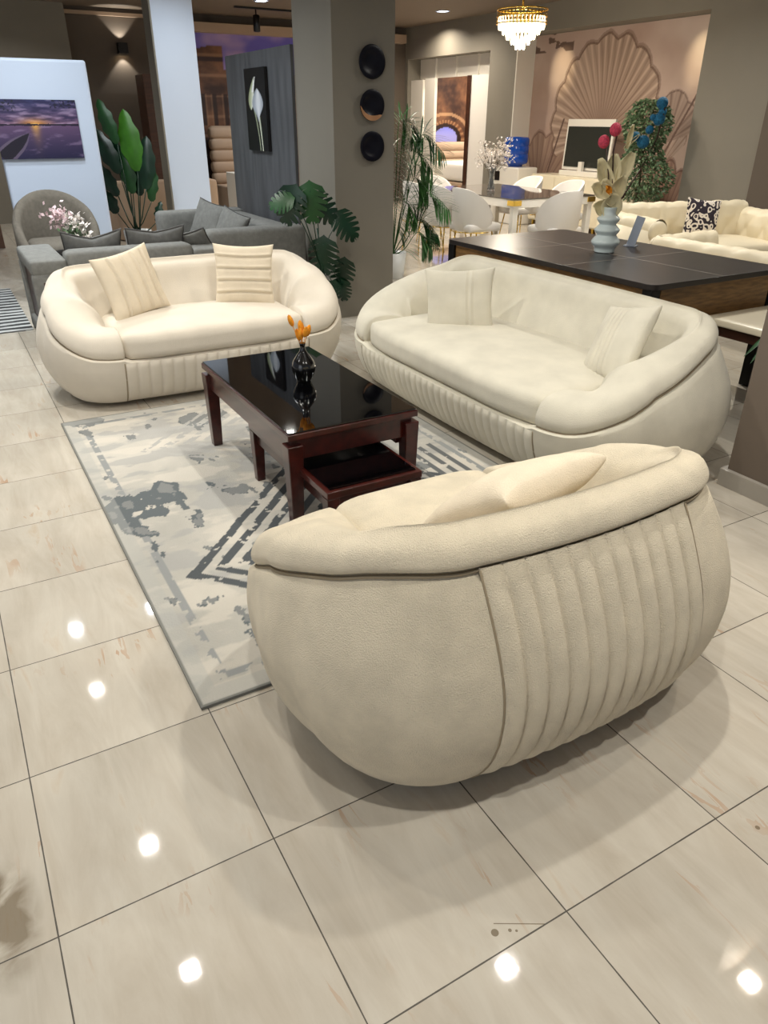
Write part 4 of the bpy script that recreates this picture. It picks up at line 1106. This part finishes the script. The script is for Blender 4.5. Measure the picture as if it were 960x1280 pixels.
    for nm, cx, cz, r, m, sd in (('pink_blossom',-.07,.27,.10,'ppetal',1),('white_blossom',.07,.23,.10,'wpetal',2),('white_blossom',.13,.10,.06,'wpetal',3),('grey_leaves',.03,.14,.09,'ficus',4)):
        g = G(); rnd = random.Random(sd)
        for k in range(110 if r > .08 else 50):
            c = rr*cx+Vector((0,0,cz))+Vector([rnd.gauss(0,r*.48) for _ in range(3)])
            d = Vector([rnd.uniform(-1,1), rnd.uniform(-1,1), rnd.uniform(-.2,1.2)]).normalized()*.045; e = d.cross(Vector([rnd.uniform(-1,1) for _ in range(3)])).normalized()*.014
            g.add([c, c+d*.5+e, c+d, c+d*.5-e], [(0,1,2,3)])
        g.build(nm, M[m], t, smooth=False)
plants()

# ---------------------------------------------------------------- lamps
def area(name, loc, size, power, color=(1,1,1), spread=150, rot=(0,0,0), parent=None):
    l = bpy.data.lights.new(name, 'AREA'); l.shape = 'SQUARE'; l.size = size; l.energy = power; l.color = color; l.spread = R(spread)
    o = bpy.data.objects.new(name, l); C.objects.link(o); o.location = loc; o.rotation_euler = rot
    return o
COOL = (.90,.96,1.0); WARM = (1.0,.88,.72); NEUT = (1.0,.96,.88)
def lamps():
    def downlight(x, y, power, col, lab, size=.09, grp='square ceiling downlights'):
        t = thing('ceiling_downlight', lab, 'ceiling light', (x, y, HC), 0, grp)
        g = G(); s = size/2
        g.box(-s-.012,s+.012,-s-.012,-s,-.012,-.0005); g.box(-s-.012,s+.012,s,s+.012,-.012,-.0005); g.box(-s-.012,-s,-s,s,-.012,-.0005); g.box(s,s+.012,-s,s,-.012,-.0005)
        g.build('rim', M['white'], t, smooth=False)
        G().box(-s,s,-s,s,-.006,-.0006).build('lit_panel', M['lamp'], t, smooth=False)
        area('downlight', (x,y,HC-.012), size*.92, power, col)
    lab = 'square lit ceiling downlight above the seating, out of the frame'
    for x, y, p, c in [(.42,1.22,13,NEUT),(.42,2.25,26,NEUT),(.41,4.15,20,NEUT),(.40,5.2,24,COOL),(2.15,.26,24,NEUT),(3.4,-.55,14,WARM),
                       (2.2,2.3,10,NEUT),(.42,-1.2,18,NEUT),(2.2,-1.6,22,NEUT),(-1.4,1.2,10,NEUT),(-1.4,3.6,16,COOL)]:
        downlight(x, y, p, c, lab)
    downlight(8.15, 10.43, 30, WARM, 'lit ceiling downlight over the passage left of the crystal chandelier', .15, None)
    downlight(5.15, 10.86, 30, COOL, 'lit ceiling downlight above the charcoal display panel', .15, None)
    for x, y, p, c in [(3.0,7.7,13,COOL),(1.3,6.2,20,COOL),(7.2,7.2,30,WARM),(1.2,5.2,26,COOL),(3.6,6.9,22,NEUT),(5.2,2.4,26,NEUT),(5.2,4.6,26,NEUT),(7.2,2.6,26,NEUT),(7.2,4.8,24,NEUT),(1.2,11.0,26,NEUT),(5.6,8.0,30,WARM)]:  # unseen lamps, added to brighten the white column, far wall and furniture
        downlight(x, y, p, c, 'unseen square ceiling downlight added deeper in the showroom for more light', .12, 'added square ceiling downlights deeper in the room')
    # chandelier
    cx, cy, cz = 6.75, 6.6, 2.66
    t = thing('chandelier', 'gold and crystal tiered chandelier over the glass dining table', 'chandelier', (cx,cy,0))
    G().lathe([(.07,HC-.001),(.07,HC-.03),(.012,HC-.035),(.012,cz+.06),(.03,cz+.05)], n=16).build('rod', M['gold'], t)
    g = G(); r = .30
    for zz in (cz+.05, cz-.02, cz-.09): g.lathe([(r-.004,zz-.006),(r+.004,zz-.006),(r+.004,zz+.006),(r-.004,zz+.006)], n=48, cap=False)
    for k in range(40):
        a = 2*PI*k/40
        for (z0, z1) in ((cz-.085, cz-.025),(cz-.015, cz+.045)):
            c = Vector((cx*0+r*math.cos(a), r*math.sin(a), 0)); tn = Vector((-math.sin(a), math.cos(a), 0))*.012
            g.add([c+Vector((0,0,z0)), c+tn+Vector((0,0,(z0+z1)/2)), c+Vector((0,0,z1)), c-tn+Vector((0,0,(z0+z1)/2))], [(0,1,2,3)])
    for k in range(3): a = 2*PI*k/3; g.tube([(r*math.cos(a), r*math.sin(a), cz+.05),(0,0,cz+.06)], .005, 6)
    g.build('gold_ring', M['gold'], t)
    for k, (rr_, z0, z1) in enumerate(((.27,cz-.15,cz-.02),(.22,cz-.20,cz-.10),(.17,cz-.25,cz-.15),(.11,cz-.30,cz-.20),(.055,cz-.35,cz-.24))):
        g = G(); nn = int(rr_*140)
        for i in range(nn):
            a = 2*PI*i/nn; g.lathe([(.002,z0),(.011,z0+.03),(.012,z1-.01),(.004,z1)], rr_*math.cos(a), rr_*math.sin(a), n=6)
        g.build('crystal_tier', M['crystal'], t)
    l = bpy.data.lights.new('chandelier_bulb', 'POINT'); l.energy = 60; l.color = WARM; l.shadow_soft_size = .12
    o = bpy.data.objects.new('chandelier_bulb', l); C.objects.link(o); o.location = (cx,cy,cz-.40)
    # sconce
    t = thing('wall_sconce', 'black cube wall lamp shining up and down on the far taupe wall', 'wall light', (3.46,12.90,2.575))
    g = G(); s = .075
    g.box(-s,s,-s,-s+.006,-s,s); g.box(-s,s,s-.006,s,-s,s); g.box(-s,-s+.006,-s+.006,s-.006,-s,s); g.box(s-.006,s,-s+.006,s-.006,-s,s); g.box(-s+.006,s-.006,-s+.006,s-.006,-.004,.004)
    g.build('housing', M['black'], t, smooth=False)
    G().box(-.045,.045,-.045,.045,-.03,-.02).build('lit_diffuser', M['warml'], t, smooth=False)
    for dz, rx, zz in ((-.06,0,-1),(.06,PI,1)):
        l = bpy.data.lights.new('sconce_beam', 'SPOT'); l.energy = 16; l.color = (1,.95,.85); l.spot_size = R(84); l.spot_blend = .35; l.shadow_soft_size = .012
        o = bpy.data.objects.new('sconce_beam', l); C.objects.link(o); o.location = (3.46,12.90,2.575+dz*.6); o.rotation_euler = (rx,0,0)
    # track and spots
    def spot(x, y, z, rx, rz, lab, L=.22):
        t = thing('track_spot', lab, 'spotlight', (x,y,z))
        m = Matrix.Rotation(rz, 4, 'Z') @ Matrix.Rotation(rx, 4, 'X')
        G().lathe([(.05,-L),(.055,-L+.005),(.055,0),(.03,.012)], n=24, mtx=m).build('barrel', M['black'], t)
        G().lathe([(.001,-L-.001),(.04,-L-.001),(.04,-L-.003),(.001,-L-.003)], n=16, cap=False, mtx=m).build('lens', M['screen'], t)
        G().tube([(0,0,.0),(0,0,HC-z-.03)], .012, 8).build('bracket', M['black'], t)
    tr = box('light_track', 5.0, 6.3, 11.63, 11.67, HC-.028, HC-.001, M['black']); tag(tr, 'black ceiling track carrying the small cylinder spotlight', 'light track')
    spot(5.36, 11.65, 3.02, 0, 0, 'black cylinder spotlight hanging from the ceiling track')
    spot(1.96, 9.1, 2.98, R(35), R(60), 'black tilted ceiling spotlight above the white partition', .20)
    # warm ceiling spot thrown on the loveseat and the far end of the rug
    spot(3.1, 2.95, 3.0, R(-30), R(100), 'black ceiling spotlight over the long sofa, out of the frame', .18)
    l = bpy.data.lights.new('rug_spot', 'SPOT'); l.energy = 52; l.color = (1,.9,.78); l.spot_size = R(52); l.spot_blend = .25; l.shadow_soft_size = .03
    o = bpy.data.objects.new('rug_spot', l); C.objects.link(o); o.location = (2.86, 2.92, 2.80)
    d = Vector((.95, 2.75, .2))-o.location; o.rotation_euler = d.to_track_quat('-Z','Y').to_euler()
    for (y, e) in ((8.75, 60), (6.05, 60)):
        l = bpy.data.lights.new('mural_spot', 'SPOT'); l.energy = e; l.color = (1,.86,.55); l.spot_size = R(30); l.spot_blend = 1; l.shadow_soft_size = .03
        o = bpy.data.objects.new('mural_spot', l); C.objects.link(o); o.location = (8.35, y, 3.05)
        d = Vector((9.37, y, 2.28))-o.location; o.rotation_euler = d.to_track_quat('-Z','Y').to_euler()
    area('inner_room_light', (10.3,11.6,HC-.03), .6, 90, WARM)
    area('opening_light', (8.55,11.5,HC-.03), .3, 30, WARM)
    area('added_soft_fill', (-3.6,-2.0,1.7), 3.0, 40, (.93,.97,1), 180, (R(90),0,R(-60)))  # added soft fill from the open side, no window stands there
lamps()

w = bpy.data.worlds.new('world'); bpy.context.scene.world = w; w.use_nodes = True
w.node_tree.nodes['Background'].inputs[0].default_value = (.80,.86,1,1); w.node_tree.nodes['Background'].inputs[1].default_value = .24
sc = bpy.context.scene
sc.view_settings.view_transform = 'Standard'; sc.view_settings.look = 'None'; sc.view_settings.gamma = 1; sc.view_settings.exposure = 0.12
sc.view_settings.use_curve_mapping = False
